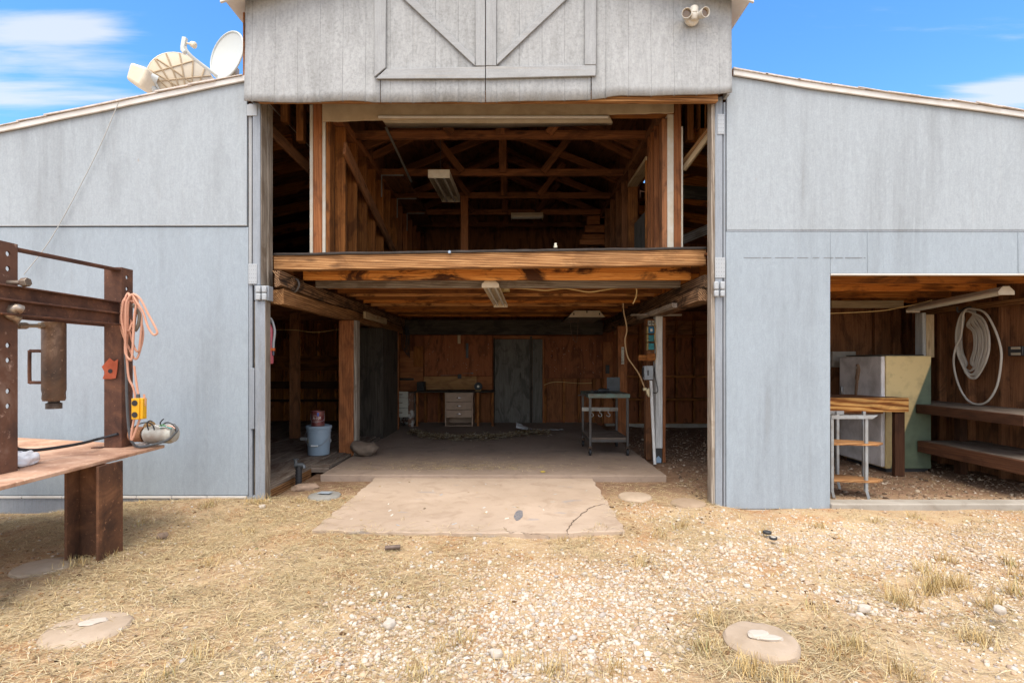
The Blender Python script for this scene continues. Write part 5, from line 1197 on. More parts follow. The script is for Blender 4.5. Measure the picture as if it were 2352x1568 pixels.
# hose coil on right wall
t = thing('hose_coil', 'coil of off-white hose hung on the right-hand wall', 'hose', (5.1, 1.2, 1.75)); HOSE = plain('hose_cream', (.52,.47,.40), .5, mottle=.3, scale=6, dark=(.36,.30,.24)); m = MB(); random.seed(77)
def hp(px, py, X=5.12):
    d = X*FPX/(px-CX); return Vector((X, d-CAMD, CZ + (CY-py)*d/FPX))
def z6(x, y): return ((2400+x/2.178)/1.27551, (780+y/2.178)/1.27551)
big = [(925, 290), (985, 272), (1060, 300), (1120, 400), (1158, 520), (1160, 620), (1135, 760), (1080, 855), (1010, 880), (940, 845), (885, 745), (858, 620), (870, 520), (905, 440)]
m.tube([hp(*z6(x, y), 5.10) for x, y in big], .011, 8, closed=True)
for k in range(8):
    L, Rr = 872 + 5*k + random.uniform(-3, 3), 1086 - 14*k + random.uniform(-5, 5); bt = 735 - 9*k + random.uniform(-14, 14); mx = (L+Rr)/2 + 8
    pts = [(935, 288), (960+5*k, 290), (Rr-45, 330+6*k), (Rr-6, 420), (Rr, 520), (Rr-22, 610), (mx+30, bt-35), (mx, bt-12), (mx-35, bt-28), (L+35, 620), (L+6, 540), (L, 430), (L+18, 340), (915, 296)]
    m.tube([hp(*z6(x, y), 5.14 + .014*k + random.uniform(-.006, .006)) for x, y in pts], .011, 8, closed=True)
m.build('coil', HOSE, t)
m = MB(); p = hp(*z6(925, 285), 5.15); m.tube([p + Vector((.10, 0, .05)), p + Vector((.0, 0, .03)), p + Vector((-.07, 0, -.01)), p + Vector((-.08, 0, .05))], .010, 8); m.build('hook', DARKM, t)
# lamp, wire and odd boards in the right room
p0, p1 = W(2312, 672, .32), W(2096, 714, 1.5); t = thing('strip_light', 'long pale strip-light casing slung in the right-hand room', 'strip light', (p0+p1)/2); strip(p0, p1, .15, .06, t, plain('casing_pale', (.50,.42,.32), .5, mottle=.3))
m = MB(); m.tube([W(*z6(x, y), 1.4) for x, y in ((70, 300), (200, 295), (400, 283), (520, 262), (600, 246), (720, 216))], .005, 6); m.build('yellow_wire', YWIRE, None, label='yellow wire sagging under the ceiling of the right-hand room', cat='wire')
m = MB(); p = hp(*z6(1280, 540), 5.22); m.box(5.18, 5.248, p.y-.07, p.y+.09, p.z-.05, p.z+.05); t = m.build('socket_box', DARKM, None, .004, label='dark socket box on the right-hand room wall', cat='socket box')
m = MB()
for s_ in (-.03, .03): m.box(5.174, 5.1795, p.y-.05, p.y+.05, p.z+s_-.012, p.z+s_+.012)
m.build('socket', plain('socket_tan', (.4,.34,.25), .5), t)
y0 = 2.45; MB().box(XX(1912, y0), XX(1966, y0), y0, y0+.04, ZZ(843, y0), ZZ(807, y0)).build('beige_panel', plain('panel_beige', (.34,.30,.25), .7, mottle=.3), None, .004, label='beige board leaning behind the refrigerator', cat='board')
# ================================================================== GROUND
def gz(x, y):
    """ground height (numpy friendly)"""
    x = np.asarray(x, float); y = np.asarray(y, float)
    z = -.012 - .055*sstep(1.5, 2.1, x) - .10*sstep(-3.35, -4.4, x)*sstep(-1.6, -.6, y)
    z += .055*np.exp(-((x+2.72)/.42)**2 - ((y+.18)/.28)**2) + .02*np.exp(-((x+2.35)/.3)**2 - ((y+.10)/.2)**2)
    z += .010*np.sin(x*2.3+1.1)*np.sin(y*1.9+.4) + .006*np.sin(x*5.1+y*3.3) + .004*np.sin(x*11.3-y*9.1)
    inside = sstep(.0, .25, y)
    z = z*(1-inside) + inside*(-.010 - .03*sstep(2.0, 2.6, x) + .004*np.sin(x*7)*np.sin(y*6))
    under = sstep(-2.35, -2.15, x)*(1-sstep(1.62, 1.8, x))*sstep(.7, .86, y)
    z = np.minimum(z, np.where(under > .5, -.02, 9))
    ap = (x > -1.47) & (x < .84) & (y > -.92) & (y < 1.0)
    z = np.where(ap, np.minimum(z, -.006), z)
    left_in = (x < -2.2) & (y > .2)
    return np.where(left_in, -.10, z)
far = [-400, -200, -100, -50, -25, -14, -9]
gx = far + list(np.arange(-6.6, 6.6, .075)) + [-v for v in reversed(far)]
gy = [-400, -200, -100, -50, -25, -14, -9, -6] + list(np.arange(-4.4, 6.2, .075)) + [8, 12, 25, 50, 100, 200, 400]
GXm, GYm = np.meshgrid(gx, gy); GZm = gz(GXm, GYm)
verts = np.stack([GXm, GYm, GZm], -1).reshape(-1, 3); nx, ny = len(gx), len(gy)
idx = np.arange(nx*ny).reshape(ny, nx)
faces = np.stack([idx[:-1, :-1], idx[:-1, 1:], idx[1:, 1:], idx[1:, :-1]], -1).reshape(-1, 4)
def npmesh(name, V, F, mat, smooth=False):
    me = bpy.data.meshes.new(name); k = F.shape[1]
    me.vertices.add(len(V)); me.vertices.foreach_set('co', np.ascontiguousarray(V, np.float32).ravel())
    me.loops.add(F.size); me.loops.foreach_set('vertex_index', np.ascontiguousarray(F, np.int32).ravel())
    me.polygons.add(len(F)); me.polygons.foreach_set('loop_start', np.arange(0, F.size, k, dtype=np.int32)); me.polygons.foreach_set('loop_total', np.full(len(F), k, np.int32))
    if smooth: me.polygons.foreach_set('use_smooth', np.ones(len(F), bool))
    me.update(calc_edges=True); me.materials.append(mat)
    o = bpy.data.objects.new(name, me); col.objects.link(o); return o
s = NT('dry_soil'); v = s.coord((1, 1, 1), False)
n1 = s.noise(v, 1.1, 6, .6, .4); n2 = s.noise(v, 9, 7, .65, .5); n3 = s.noise(v, 70, 5, .7)
c = s.ramp(n2, [(.30, (.24,.13,.065)), (.52, (.37,.235,.13)), (.75, (.49,.355,.215))])
c = s.mix(s.ramp(n1, [(.42, 0.0), (.66, .7)]), c, (.52,.39,.235))
n4 = s.noise(s.coord((1, 1, 1), False), 2.6, 5, .6, .6)
c = s.mix(s.ramp(n4, [(.53, 0.0), (.64, .75)]), c, (.36,.165,.065))
st1 = s.noise(s.coord((14, 95, 30), False), 1.0, 4, .7, 2.5); st2 = s.noise(s.coord((80, 18, 30), False), 1.0, 4, .7, 2.5)
c = s.mix(s.ramp(st1, [(.52, 0.0), (.62, .7)]), c, (.60,.48,.28)); c = s.mix(s.ramp(st2, [(.53, 0.0), (.63, .6)]), c, (.52,.41,.235)); c = s.mix(s.ramp(st1, [(.34, .6), (.44, 0.0)]), c, (.16,.105,.06))
vg = s.voro(v, 75, out='Color'); vd_ = s.voro(v, 75); gr = s.n('ShaderNodeSeparateColor'); s.l(vg, gr.inputs[0])
chips = s.math('MULTIPLY', s.ramp(gr.outputs[0], [(.74, 0.0), (.78, 1.0)]), s.ramp(vd_, [(.30, 1.0), (.42, 0.0)])); c = s.mix(s.math('MULTIPLY', chips, .8), c, s.ramp(gr.outputs[1], [(0, (.42,.32,.23)), (1, (.60,.54,.46))]))
c = s.mix(s.ramp(n3, [(.55, 0.0), (.68, .6)]), c, (.52,.42,.30)); c = s.mix(s.ramp(n3, [(.28, .75), (.40, 0.0)]), c, (.13,.085,.05))
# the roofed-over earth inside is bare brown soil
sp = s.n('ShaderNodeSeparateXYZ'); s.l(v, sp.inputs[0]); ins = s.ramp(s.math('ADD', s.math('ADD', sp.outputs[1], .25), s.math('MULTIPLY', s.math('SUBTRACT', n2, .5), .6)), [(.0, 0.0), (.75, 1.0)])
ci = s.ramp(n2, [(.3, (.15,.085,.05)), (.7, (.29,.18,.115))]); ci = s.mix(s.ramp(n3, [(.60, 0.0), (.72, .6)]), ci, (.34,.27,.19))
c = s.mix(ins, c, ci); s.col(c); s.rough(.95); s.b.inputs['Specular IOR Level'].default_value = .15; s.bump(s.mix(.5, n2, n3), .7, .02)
tag(npmesh('ground', verts, faces, s.m, True), kind='structure')

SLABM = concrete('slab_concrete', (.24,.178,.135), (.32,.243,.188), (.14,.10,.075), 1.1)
def edgepoly(pts, amp, step=.06, seed=0):
    out = []
    for i, a in enumerate(pts):
        b = pts[(i+1) % len(pts)]; a_, b_ = Vector((*a, 0)), Vector((*b, 0)); n = max(1, int((b_-a_).length/step))
        for k in range(n):
            p = a_.lerp(b_, k/n); out.append((p.x + amp*mnoise.noise((p.x*9, p.y*9, seed)), p.y + amp*mnoise.noise((p.x*9+7, p.y*9, seed+3))))
    return out
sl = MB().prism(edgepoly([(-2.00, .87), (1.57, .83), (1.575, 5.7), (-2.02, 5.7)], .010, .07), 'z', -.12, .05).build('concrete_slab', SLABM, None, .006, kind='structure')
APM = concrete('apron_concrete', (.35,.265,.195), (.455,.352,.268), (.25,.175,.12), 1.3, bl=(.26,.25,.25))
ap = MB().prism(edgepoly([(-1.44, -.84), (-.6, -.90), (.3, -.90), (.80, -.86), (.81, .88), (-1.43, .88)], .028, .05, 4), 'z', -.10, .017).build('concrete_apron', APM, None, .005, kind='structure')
def ribbon(name, pts, w, z, mat, parent):
    m = MB(); vs = []; P = [GR(px, py, .017) for px, py in pts]; Q = []
    for a, b in zip(P, P[1:]):
        for k in range(6): Q.append(a.lerp(b, k/6))
    Q.append(P[-1]); Q = [Vector((p.x + .018*mnoise.noise((p.x*22, p.y*22, 1)), p.y + .018*mnoise.noise((p.x*22, p.y*22, 5)), z)) for p in Q]
    n = len(Q)
    for i, p in enumerate(Q):
        t = (Q[min(i+1, n-1)] - Q[max(i-1, 0)]).normalized(); q = Vector((-t.y, t.x, 0)); ww = w*(.5 + .9*random.random())*math.sin(math.pi*(i+.6)/(n+.4))**.4
        vs += [p + q*ww, p - q*ww]
    m.add(vs, [(2*i, 2*i+1, 2*i+3, 2*i+2) for i in range(n-1)]); return m.build(name, mat, parent, smooth=False)
CRK = plain('crack_dark', (.12,.085,.06), .95); random.seed(2)
def p5(x, y): return ((1400+x/3.136)/1.27551, (1150+y/3.136)/1.27551)
ribbon('crack', [p5(*q) for q in ((820, 1310), (830, 1250), (870, 1190), (905, 1160), (960, 1110), (1010, 1070), (1060, 1045), (1130, 1028), (1170, 1026))], .0055, .0190, CRK, ap)
ribbon('crack', [p5(*q) for q in ((400, 1280), (480, 1300), (560, 1300), (650, 1318))], .0035, .0190, CRK, ap)
ribbon('crack', [p5(*q) for q in ((235, 1235), (260, 1270), (290, 1285), (345, 1272))], .0025, .0190, CRK, ap)
P = []
for k in range(22):
    a = 2*math.pi*k/22; q = GR(1191 + 10*math.cos(a)*(1+.3*mnoise.noise((math.cos(a)*2, math.sin(a)*2, 0))) + 5*math.sin(a)*-.6, 1183 + 12*math.sin(a), .017); P.append((q.x, q.y))
MB().prism(P, 'z', .0172, .0192).build('paint_stain', plain('stain_slate', (.115,.125,.145), .8, mottle=.8, scale=60, dark=(.36,.29,.24)), ap)
random.seed(44); m = MB()
for k in range(46):
    x, y = random.uniform(-1.3, .7), random.uniform(-.75, .8); a = random.uniform(0, 3.1); l_, w_ = random.uniform(.008, .03), random.uniform(.003, .010)
    M = Matrix.Translation((x, y, .0172)) @ Matrix.Rotation(a, 4, 'Z'); m.add([M @ Vector(q) for q in ((-l_, -w_, 0), (l_*.7, -w_, .001), (l_, w_*.6, .003), (-l_*.6, w_, .001))], [(0, 1, 2, 3)])
m.build('scraps', islands('scrap_mix', [(0, (.30,.32,.34)), (.4, (.62,.57,.48)), (.7, (.10,.07,.05)), (1, (.45,.30,.10))], .8), None, smooth=False, kind='stuff', label='scattered scraps and chips on the apron', cat='debris')
p = GR(1247, 1083, .055); chip('yellow_leaf', (p.x, p.y, .058), .028, .020, .006, .4, plain('leaf_yellow', (.55,.40,.06), .7), 'yellow leaf lying at the slab edge', 'leaf', 2)
p = GR(1117, 1088, .02); chip('plastic_scrap', (p.x, p.y, .024), .045, .02, .008, .1, plain('clear_scrap', (.42,.44,.46), .3), 'pale plastic scrap on the apron below the slab edge', 'scrap', 6)
# plastic sheet by the door
pl0 = Vector((XX(1200, 4.35), 4.35, .055)); m = MB()
def fsh(i, j):
    x, y = i/18, j/8; return (pl0.x - .11 + .80*x - (0 if x < .3 else 0), pl0.y + (.18*(1-x)+.03)*(y-.5)*2*.6, pl0.z + .012 + (.13*max(0, 1-x/.34)*(1-abs(y-.5)*1.2) if x < .34 else 0) + .03*abs(mnoise.noise((x*9, y*5, 2))))
m.grid(19, 9, fsh); m.build('plastic_sheet', plain('clear_sheet', (.40,.41,.42), .25, mottle=.5), None, label='crumpled clear plastic sheet by the grey back door', cat='plastic sheet', solid=.002)

# ------------------------------------------------------------------ scatter
def survey(x, y):
    d = y + CAMD; return CX + x*FPX/d, CY + CZ*FPX/d
blobs = [(1050,1500,420,110,1.1),(1350,1450,300,100,1.0),(1560,1340,230,70,.75),(1900,1270,330,60,.8),(2150,1225,260,50,.85),(1250,1345,280,55,.55),(1000,1300,130,40,.65),(2020,1370,260,50,.85),(2260,1470,200,60,.75),(700,1500,170,50,.55),(900,1400,100,45,.6),(1800,1200,300,30,.4),(2330,1330,120,70,.5),(1650,1250,120,30,.35),(1500,1180,90,30,.35),(2150,1540,300,40,.5),(620,1560,200,30,.4)]
nob = [(1760,1440,170,75,.9),(1850,1500,160,40,.5),(1700,1560,200,30,.4)]
def gdens(x, y):
    px, py = survey(x, y); g = np.zeros_like(px)
    for bx_, by_, rx, ry, w in blobs: g += w*np.exp(-((px-bx_)/rx)**2 - ((py-by_)/ry)**2)
    for bx_, by_, rx, ry, w in nob: g -= w*np.exp(-((px-bx_)/rx)**2 - ((py-by_)/ry)**2)
    nz = np.array([mnoise.noise((a*2.2, b*2.2, .3)) + .6*mnoise.noise((a*6, b*6, 4.3)) for a, b in zip(x, y)])
    return np.clip(g + .45*nz, 0, 1.2)
def on_apron(x, y, mrg=0): return (x > -1.45-mrg) & (x < .82+mrg) & (y > -.88-mrg) & (y < .95)
def rand_ground(n, bias=1.0):
    """points of the yard before the barn, somewhat denser towards the yard's near side"""
    y = -3.0 + 3.15*rng.random(n)**bias; x = -5.2 + 10.4*rng.random(n)
    lim = (y + CAMD)*1.02 + .2
    k = np.abs(x) < lim; return x[k], y[k]
# gravel stones
bm = bmesh.new(); bmesh.ops.create_icosphere(bm, subdivisions=2, radius=1); bm.verts.ensure_lookup_table()
IV = np.array([v.co[:] for v in bm.verts]); IF = np.array([[v.index for v in f.verts] for f in bm.faces]); bm.free()
variants = []
for k in range(10):
    sc = np.array([1, rng.uniform(.6, 1), rng.uniform(.45, .8)])
    d = np.array([1 + .30*mnoise.noise((p[0]*1.3+k*5, p[1]*1.3, p[2]*1.3)) + .10*mnoise.noise((p[0]*3+k, p[1]*3, p[2]*3)) for p in IV])
    variants.append(IV*d[:, None]*sc)
variants = np.array(variants)
def rotz(a):
    c, s_ = np.cos(a), np.sin(a); z = np.zeros_like(a); o = np.ones_like(a)
    return np.stack([np.stack([c, -s_, z], -1), np.stack([s_, c, z], -1), np.stack([z, z, o], -1)], -2)
def stones(name, x, y, r, mat, z0=None, up=.35):
    n = len(x); V = variants[rng.integers(0, 10, n)]*r[:, None, None]
    V = np.einsum('nij,nvj->nvi', rotz(rng.random(n)*6.28), V)
    tl = rng.normal(0, .35, n); c, s_ = np.cos(tl), np.sin(tl)
    V = np.stack([V[..., 0], V[..., 1]*c[:, None] - V[..., 2]*s_[:, None], V[..., 1]*s_[:, None] + V[..., 2]*c[:, None]], -1)
    z = gz(x, y) if z0 is None else z0
    V = V + np.stack([x, y, z + r*(up*rng.random(n))], -1)[:, None, :]
    F = IF[None] + (np.arange(n)*len(IV))[:, None, None]
    return npmesh(name, V.reshape(-1, 3), F.reshape(-1, 3), mat, True)
GRAV = islands('gravel_mix', [(0, (.30,.22,.16)), (.10, (.42,.31,.22)), (.22, (.43,.33,.235)), (.45, (.50,.41,.315)), (.65, (.58,.52,.43)), (.86, (.46,.405,.34)), (.94, (.33,.30,.27)), (1, (.52,.36,.23))], .75, .2, .3)
x, y = rand_ground(260000, 1.2); g = gdens(x, y)
k = (rng.random(len(x)) < (.010 + .60*g**1.6)*.80) & ~on_apron(x, y, .0); x, y = x[k], y[k]
r = np.exp(rng.normal(math.log(.0058), .45, len(x))); r = np.clip(r, .0022, .019)
scene['n_stones'] = len(x)
tag(stones('gravel', x, y, r, GRAV), 'pale gravel stones strewn over the yard', 'gravel', kind='stuff')
# straw: bent flat blades lying about
def blades(name, x, y, z, ang, L, w, arch, mat, lean=None, nseg=3, twist=.5):
    n = len(x); ts = np.linspace(0, 1, nseg+1); V = np.zeros((n, (nseg+1)*2, 3)); bend = rng.normal(0, .55, n)
    dx, dy = np.cos(ang), np.sin(ang)
    for i, t in enumerate(ts):
        a2 = ang + bend*t; cx_ = x + L*t*np.cos(ang + bend*t*.5); cy_ = y + L*t*np.sin(ang + bend*t*.5)
        h = z + arch*4*t*(1-t) + (lean*t**1.3 if lean is not None else rng.normal(0, .002, n))
        ww = w*(1 - .75*t if lean is not None else .6 + .4*math.sin(math.pi*t))
        tw = twist*(rng.random(n)-.5)
        V[:, 2*i] = np.stack([cx_ - np.sin(a2)*ww, cy_ + np.cos(a2)*ww, h + ww*tw], -1); V[:, 2*i+1] = np.stack([cx_ + np.sin(a2)*ww, cy_ - np.cos(a2)*ww, h - ww*tw], -1)
    f = np.array([[2*i, 2*i+1, 2*i+3, 2*i+2] for i in range(nseg)])
    F = f[None] + (np.arange(n)*(nseg+1)*2)[:, None, None]
    return npmesh(name, V.reshape(-1, 3), F.reshape(-1, 4), mat)
STRAW = islands('straw_mix', [(0, (.12,.085,.05)), (.12, (.26,.19,.105)), (.30, (.42,.30,.145)), (.55, (.53,.41,.225)), (.78, (.63,.515,.32)), (.92, (.46,.375,.20)), (1, (.28,.24,.14))], .8)
x, y = rand_ground(230000, 1.1); g = gdens(x, y); px, py = survey(x, y)
clump = 1.45*np.array([mnoise.noise((a*1.7, b*1.7, 7.7)) + .7*mnoise.noise((a*5.2, b*5.2, 1.7)) for a, b in zip(x, y)])
leftw = 1 - sstep(850, 1250, px + .9*(1568-py)*0)
dens = np.clip((.30 + .50*leftw + .62*clump)*(1 - .72*np.clip(g, 0, 1)) + .35*np.exp(-((px-1760)/190)**2 - ((py-1450)/85)**2), .03, 1)
k = (rng.random(len(x)) < dens*.80) & (~on_apron(x, y, -.02) | (rng.random(len(x)) < .010 + .30*np.exp(-np.maximum(0, np.minimum(np.minimum(x+1.45, .82-x), y+.88)-.0)/.05))); k &= ~((y > -.02) & ((x < -2.28) | (x > 1.85)))
x, y = x[k], y[k]; n = len(x); scene['n_straw'] = n
mound = np.abs(np.array([mnoise.noise((a*3.1, b*3.1, 2.2)) for a, b in zip(x, y)]))
z = gz(x, y) + .003 + .022*mound*rng.random(n); z = np.where(on_apron(x, y), .0185, z)
tag(blades('straw', x, y, z, rng.normal(.25, 1.0, n) + np.where(rng.random(n) < .5, 0, math.pi), rng.uniform(.025, .13, n), rng.uniform(.0006, .0016, n), rng.uniform(0, .012, n), STRAW), 'dry cut straw lying over the yard', 'straw', kind='stuff')
# upright dry grass in tufts
cx_, cy_ = [], []
spots = [(1060,1470,.05),(1270,1540,.06),(950,1550,.06),(1180,1520,.05),(1010,1490,.05),(1810,1255,.045),(1750,1220,.05),(1470,1290,.05),(1560,1210,.05),(2150,1330,.10),(2165,1318,.09),(2200,1320,.08),(2130,1335,.08),(2120,1290,.07),(2060,1350,.08),(2075,1362,.07),(2280,1370,.08),(2330,1340,.09),(2340,1300,.08),(2320,1270,.07),(2170,1260,.06),(1640,1420,.06),(1620,1490,.06),(1870,1395,.05),(1960,1480,.06),(1930,1500,.05),(1720,1545,.07),(1800,1560,.06),(480,1170,.06),(330,1200,.05),(690,1150,.05),(600,1160,.06),(250,1275,.05),(170,1295,.05),(1380,1215,.04),(1290,1232,.04),(860,1215,.03),(2010,1180,.05),(2100,1170,.05),(1880,1190,.05),(1510,1230,.05),(480,1290,.04),(2240,1440,.06),(2080,1540,.06),(640,1530,.05),(460,1500,.05),(1420,1540,.05),(360,1560,.05)]
xs, ys, ln, an, lo = [], [], [], [], []
for (px0, py0, h) in spots:
    p = GR(px0, py0); nb = int((38 + 28*rng.random())*(1.7 if h > .055 else 1))
    xs.append(p.x + rng.normal(0, .035, nb)); ys.append(p.y + rng.normal(0, .035, nb)); an.append(rng.random(nb)*6.28); ln.append(rng.uniform(.2, .9, nb)*h); lo.append(h*rng.uniform(.5, 1.3, nb))
for _ in range(130):
    x0, y0 = rng.uniform(-4.5, 4.5), rng.uniform(-2.9, -.1)
    if on_apron(np.array([x0]), np.array([y0]), .05)[0]: continue
    nb = int(8 + 14*rng.random()); h = rng.uniform(.02, .05); xs.append(x0 + rng.normal(0, .03, nb)); ys.append(y0 + rng.normal(0, .03, nb)); an.append(rng.random(nb)*6.28); ln.append(rng.uniform(.3, 1.2, nb)*h); lo.append(h*rng.uniform(.4, 1.2, nb))
x, y, an, ln, lo = (np.concatenate(q) for q in (xs, ys, an, ln, lo)); n = len(x)
TUFT = islands('tuft_mix', [(0, (.22,.15,.06)), (.3, (.42,.28,.11)), (.6, (.56,.40,.18)), (.85, (.60,.48,.26)), (1, (.25,.25,.11))], .8)
tag(blades('dry_grass', x, y, gz(x, y), an, ln, rng.uniform(.0011, .0026, n), rng.uniform(0, .004, n), TUFT, lean=lo), 'low tufts of dry golden grass in the yard', 'grass', kind='stuff')
# bark, leaf and earth crumbs over the yard
x, y = rand_ground(26000, 1.15); cl = np.array([mnoise.noise((a*1.9, b*1.9, 9.1)) + .6*mnoise.noise((a*7, b*7, 3.1)) for a, b in zip(x, y)]); px, py = survey(x, y)
k = (rng.random(len(x)) < np.clip(.10 + .75*cl + .25*np.exp(-((px-200)/260)**2 - ((py-1350)/70)**2) + .3*np.exp(-((px-1500)/170)**2 - ((py-1150)/60)**2) + .3*np.exp(-((px-2100)/160)**2 - ((py-1440)/40)**2), .02, .8)) & ~on_apron(x, y, -.02) & ~((y > -.02) & ((x < -2.28) | (x > 1.85))); x, y = x[k], y[k]
tag(stones('yard_litter', x, y, np.clip(np.exp(rng.normal(math.log(.0052), .5, len(x))), .002, .016), islands('crumb_mix', [(0, (.05,.03,.018)), (.35, (.14,.075,.035)), (.6, (.24,.13,.06)), (.8, (.34,.17,.065)), (.93, (.42,.31,.18)), (1, (.16,.15,.07))], .9), up=.15), 'dark crumbs of bark, leaf and earth over the yard', 'litter', kind='stuff')
# earth debris inside and on the slab front
x = rng.uniform(1.62, 5.2, 9000); y = rng.uniform(.08, 5.4, 9000)**1.0; k = rng.random(9000) < np.clip(1.1 - y*.17, .12, 1); x, y = x[k], y[k]
DEB = islands('debris_mix', [(0, (.07,.045,.03)), (.4, (.17,.11,.07)), (.75, (.24,.165,.105)), (.95, (.33,.26,.19)), (1, (.46,.39,.31))], .85)
tag(stones('debris', x, y, np.clip(np.exp(rng.normal(math.log(.008), .45, len(x))), .003, .025), DEB), 'wood chips and stones on the earth floor inside', 'debris', kind='stuff')
x = np.concatenate([rng.normal(-.6, .75, 900), rng.uniform(-1.9, 1.5, 500), rng.uniform(1.65, 4.6, 900), rng.uniform(-2.2, -1.45, 500), rng.uniform(.85, 1.75, 700)]); y = np.concatenate([1.12 + np.abs(rng.normal(0, .30, 900)), rng.uniform(.95, 4.2, 500), rng.uniform(.1, 1.2, 900), rng.uniform(.0, .83, 500), rng.uniform(-.1, .80, 700)])
k = ((x > -1.98) & (x < 1.55) & (y > .9)) | ((x > 1.64) | (y < .84)); x, y = x[k], y[k]; n = len(x); z = np.where((x > -2.0) & (x < 1.57) & (y > .86), .0525, gz(x, y) + .004)
tag(blades('straw_wisps', x, y, z, rng.normal(0, .8, n), rng.uniform(.02, .11, n), rng.uniform(.0010, .0024, n), rng.uniform(0, .004, n), STRAW), 'loose straw wisps on the slab front and bare earth', 'straw', kind='stuff')
# leaf litter along the back
t = rng.random(1500); x = XX(938, 4.0)*(1-t) + XX(1262, 4.0)*t; yc_ = 3.95 - .55*np.sin(np.clip(t*1.15, 0, 1)*math.pi)*(t < .9) + .15*(t < .1); y = yc_ + rng.normal(0, .12, 1500); n = len(x)
V = []; 
ang = rng.random(n)*6.28; L = rng.uniform(.015, .05, n); q = np.array([(-1, 0), (-.3, .45), (.4, .4), (1, 0), (.4, -.4), (-.3, -.45)])
P = q[None]*L[:, None, None]; c, s_ = np.cos(ang)[:, None], np.sin(ang)[:, None]
X = x[:, None] + P[..., 0]*c - P[..., 1]*s_; Y = y[:, None] + P[..., 0]*s_ + P[..., 1]*c
tx, ty = rng.normal(0, .55, n)[:, None], rng.normal(0, .55, n)[:, None]; Z = .062 + .05*rng.random(n)[:, None]*np.exp(-((y-yc_)/.12)**2)[:, None] + np.abs(P[..., 0]*tx) + np.abs(P[..., 1]*ty)
F = np.arange(n*6).reshape(n, 6)
tag(npmesh('leaf_litter', np.stack([X, Y, Z], -1).reshape(-1, 3), F, islands('litter_mix', [(0, (.20,.12,.06)), (.3, (.40,.29,.15)), (.6, (.58,.48,.30)), (.85, (.70,.64,.50)), (1, (.28,.18,.09))], .85)), 'drift of dry leaves on the slab along the back wall', 'leaves', kind='stuff')

# ================================================================== SKY, SUN, CAMERA
w = bpy.data.worlds.new('World'); scene.world = w; w.use_nodes = True; t = w.node_tree; t.nodes.clear()
SUN_EL, SUN_AZ = R(65), R(188)   # azimuth clockwise from +Y (north): the sun stands in front of the barn, a little to the left
N_ = lambda k, **kw: (lambda x: ([setattr(x, a, b) for a, b in kw.items()], x)[1])(t.nodes.new(k))
out = N_('ShaderNodeOutputWorld'); bg = N_('ShaderNodeBackground'); bg.inputs['Strength'].default_value = .15
sky = N_('ShaderNodeTexSky', sky_type='NISHITA', sun_disc=False); sky.sun_elevation = SUN_EL; sky.sun_rotation = SUN_AZ; sky.air_density = 1.0; sky.dust_density = .6; sky.ozone_density = 2.5
hs = N_('ShaderNodeHueSaturation'); hs.inputs['Saturation'].default_value = 1.28; hs.inputs['Value'].default_value = .80; t.links.new(sky.outputs[0], hs.inputs['Color'])
tc = N_('ShaderNodeTexCoord'); sp = N_('ShaderNodeSeparateXYZ'); t.links.new(tc.outputs['Generated'], sp.inputs[0])
def M_(op, a, b=None):
    x = N_('ShaderNodeMath', operation=op)
    for i, v_ in enumerate((a, b)):
        if v_ is None: continue
        if isinstance(v_, (int, float)): x.inputs[i].default_value = v_
        else: t.links.new(v_, x.inputs[i])
    return x.outputs[0]
zc = M_('MAXIMUM', sp.outputs[2], .03); u = M_('DIVIDE', sp.outputs[0], zc); v = M_('DIVIDE', sp.outputs[1], zc)
cv = N_('ShaderNodeCombineXYZ'); t.links.new(u, cv.inputs[0]); t.links.new(v, cv.inputs[1])
mp = N_('ShaderNodeMapping'); mp.inputs['Scale'].default_value = (.45, 2.0, 1); mp.inputs['Rotation'].default_value = (0, 0, R(-22)); t.links.new(cv.outputs[0], mp.inputs[0])
nz = N_('ShaderNodeTexNoise'); nz.inputs['Scale'].default_value = 1.7; nz.inputs['Detail'].default_value = 8; nz.inputs['Roughness'].default_value = .58; nz.inputs['Distortion'].default_value = .35; t.links.new(mp.outputs[0], nz.inputs['Vector'])
def blob(u0, v0, ru, rv, amp, rot=0.0):
    du = M_('SUBTRACT', u, u0); dv = M_('SUBTRACT', v, v0); c_, s_ = math.cos(rot), math.sin(rot)
    a = M_('DIVIDE', M_('ADD', M_('MULTIPLY', du, c_), M_('MULTIPLY', dv, s_)), ru); b = M_('DIVIDE', M_('SUBTRACT', M_('MULTIPLY', dv, c_), M_('MULTIPLY', du, s_)), rv)
    return M_('MULTIPLY', M_('EXPONENT', M_('MULTIPLY', M_('ADD', M_('MULTIPLY', a, a), M_('MULTIPLY', b, b)), -1.0)), amp)
def uv(px, py): zz = (CY-py)/FPX; return (px-CX)/FPX/zz, 1/zz
cover = None
for (px, py, ru, rv, am) in ((90, 50, .24, .08, .42), (180, 72, .16, .06, .30), (80, 190, .80, .30, .36), (230, 165, .30, .18, .22), (30, 260, .6, .4, .25), (2300, 225, .30, .16, .55), (2380, 205, .3, .10, .3)):
    b = blob(*uv(px, py), ru, rv, am); cover = b if cover is None else M_('ADD', cover, b)
sm = N_('ShaderNodeMapRange', interpolation_type='SMOOTHSTEP'); sm.inputs[1].default_value = .25; sm.inputs[2].default_value = -.15; t.links.new(sp.outputs[1], sm.inputs[0]); back = sm.outputs[0]
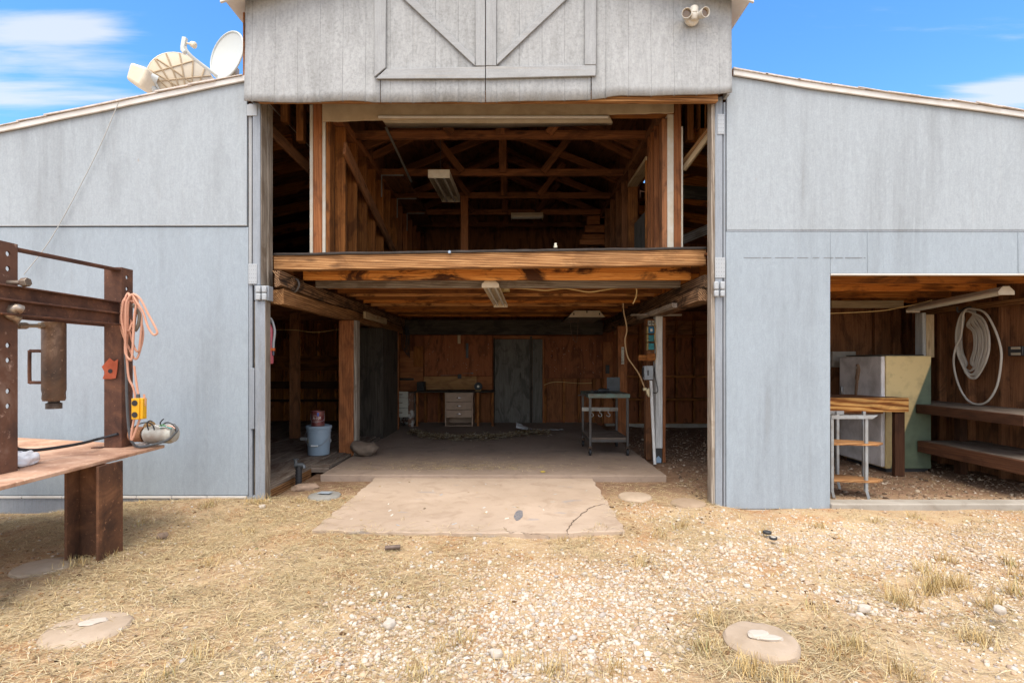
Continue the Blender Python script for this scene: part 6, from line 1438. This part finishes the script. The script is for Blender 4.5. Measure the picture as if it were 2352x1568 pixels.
cover = M_('ADD', cover, M_('MULTIPLY', back, .62))   # added unseen bright overcast behind the camera, soft fill light for the barn
f = M_('ADD', cover, M_('MULTIPLY', M_('SUBTRACT', nz.outputs[0], .5), 1.9)); mr = N_('ShaderNodeMapRange', interpolation_type='SMOOTHSTEP'); mr.inputs[1].default_value = .18; mr.inputs[2].default_value = .66; t.links.new(f, mr.inputs[0])
fac = M_('MULTIPLY', mr.outputs[0], .74)
mx = N_('ShaderNodeMix', data_type='RGBA'); t.links.new(fac, mx.inputs[0]); t.links.new(hs.outputs[0], mx.inputs[6]); cm = N_('ShaderNodeMix', data_type='RGBA'); t.links.new(back, cm.inputs[0]); cm.inputs[6].default_value = (2.3, 2.35, 2.8, 1); cm.inputs[7].default_value = (5.6, 5.5, 5.5, 1); t.links.new(cm.outputs[2], mx.inputs[7])
t.links.new(mx.outputs[2], bg.inputs[0]); t.links.new(bg.outputs[0], out.inputs[0])
ld = bpy.data.lights.new('sun', 'SUN'); ld.energy = 1.7; ld.angle = R(45); ld.color = (1, .91, .77); so = bpy.data.objects.new('sun', ld); col.objects.link(so)
to_sun = Vector((math.sin(SUN_AZ)*math.cos(SUN_EL), math.cos(SUN_AZ)*math.cos(SUN_EL), math.sin(SUN_EL))); so.rotation_euler = to_sun.to_track_quat('Z', 'Y').to_euler(); so.location = to_sun*30
cd = bpy.data.cameras.new('camera'); cd.sensor_width = 36; cd.lens = 36*FPX/2352; cd.shift_x = -4/2352; cd.shift_y = 46/2352; cd.clip_end = 2000; cd.clip_start = .05
co = bpy.data.objects.new('camera', cd); col.objects.link(co); co.location = (0, -CAMD, CZ); co.rotation_euler = (R(90), 0, 0); scene.camera = co
vs_ = scene.view_settings; scene.display_settings.display_device = 'sRGB'; vs_.view_transform = 'Standard'; vs_.look = 'None'; vs_.gamma = 1; vs_.use_curve_mapping = False; vs_.exposure = 1.46
cy = scene.cycles; cy.max_bounces = 8; cy.diffuse_bounces = 6; cy.glossy_bounces = 3; cy.use_denoising = True; cy.sample_clamp_indirect = 8
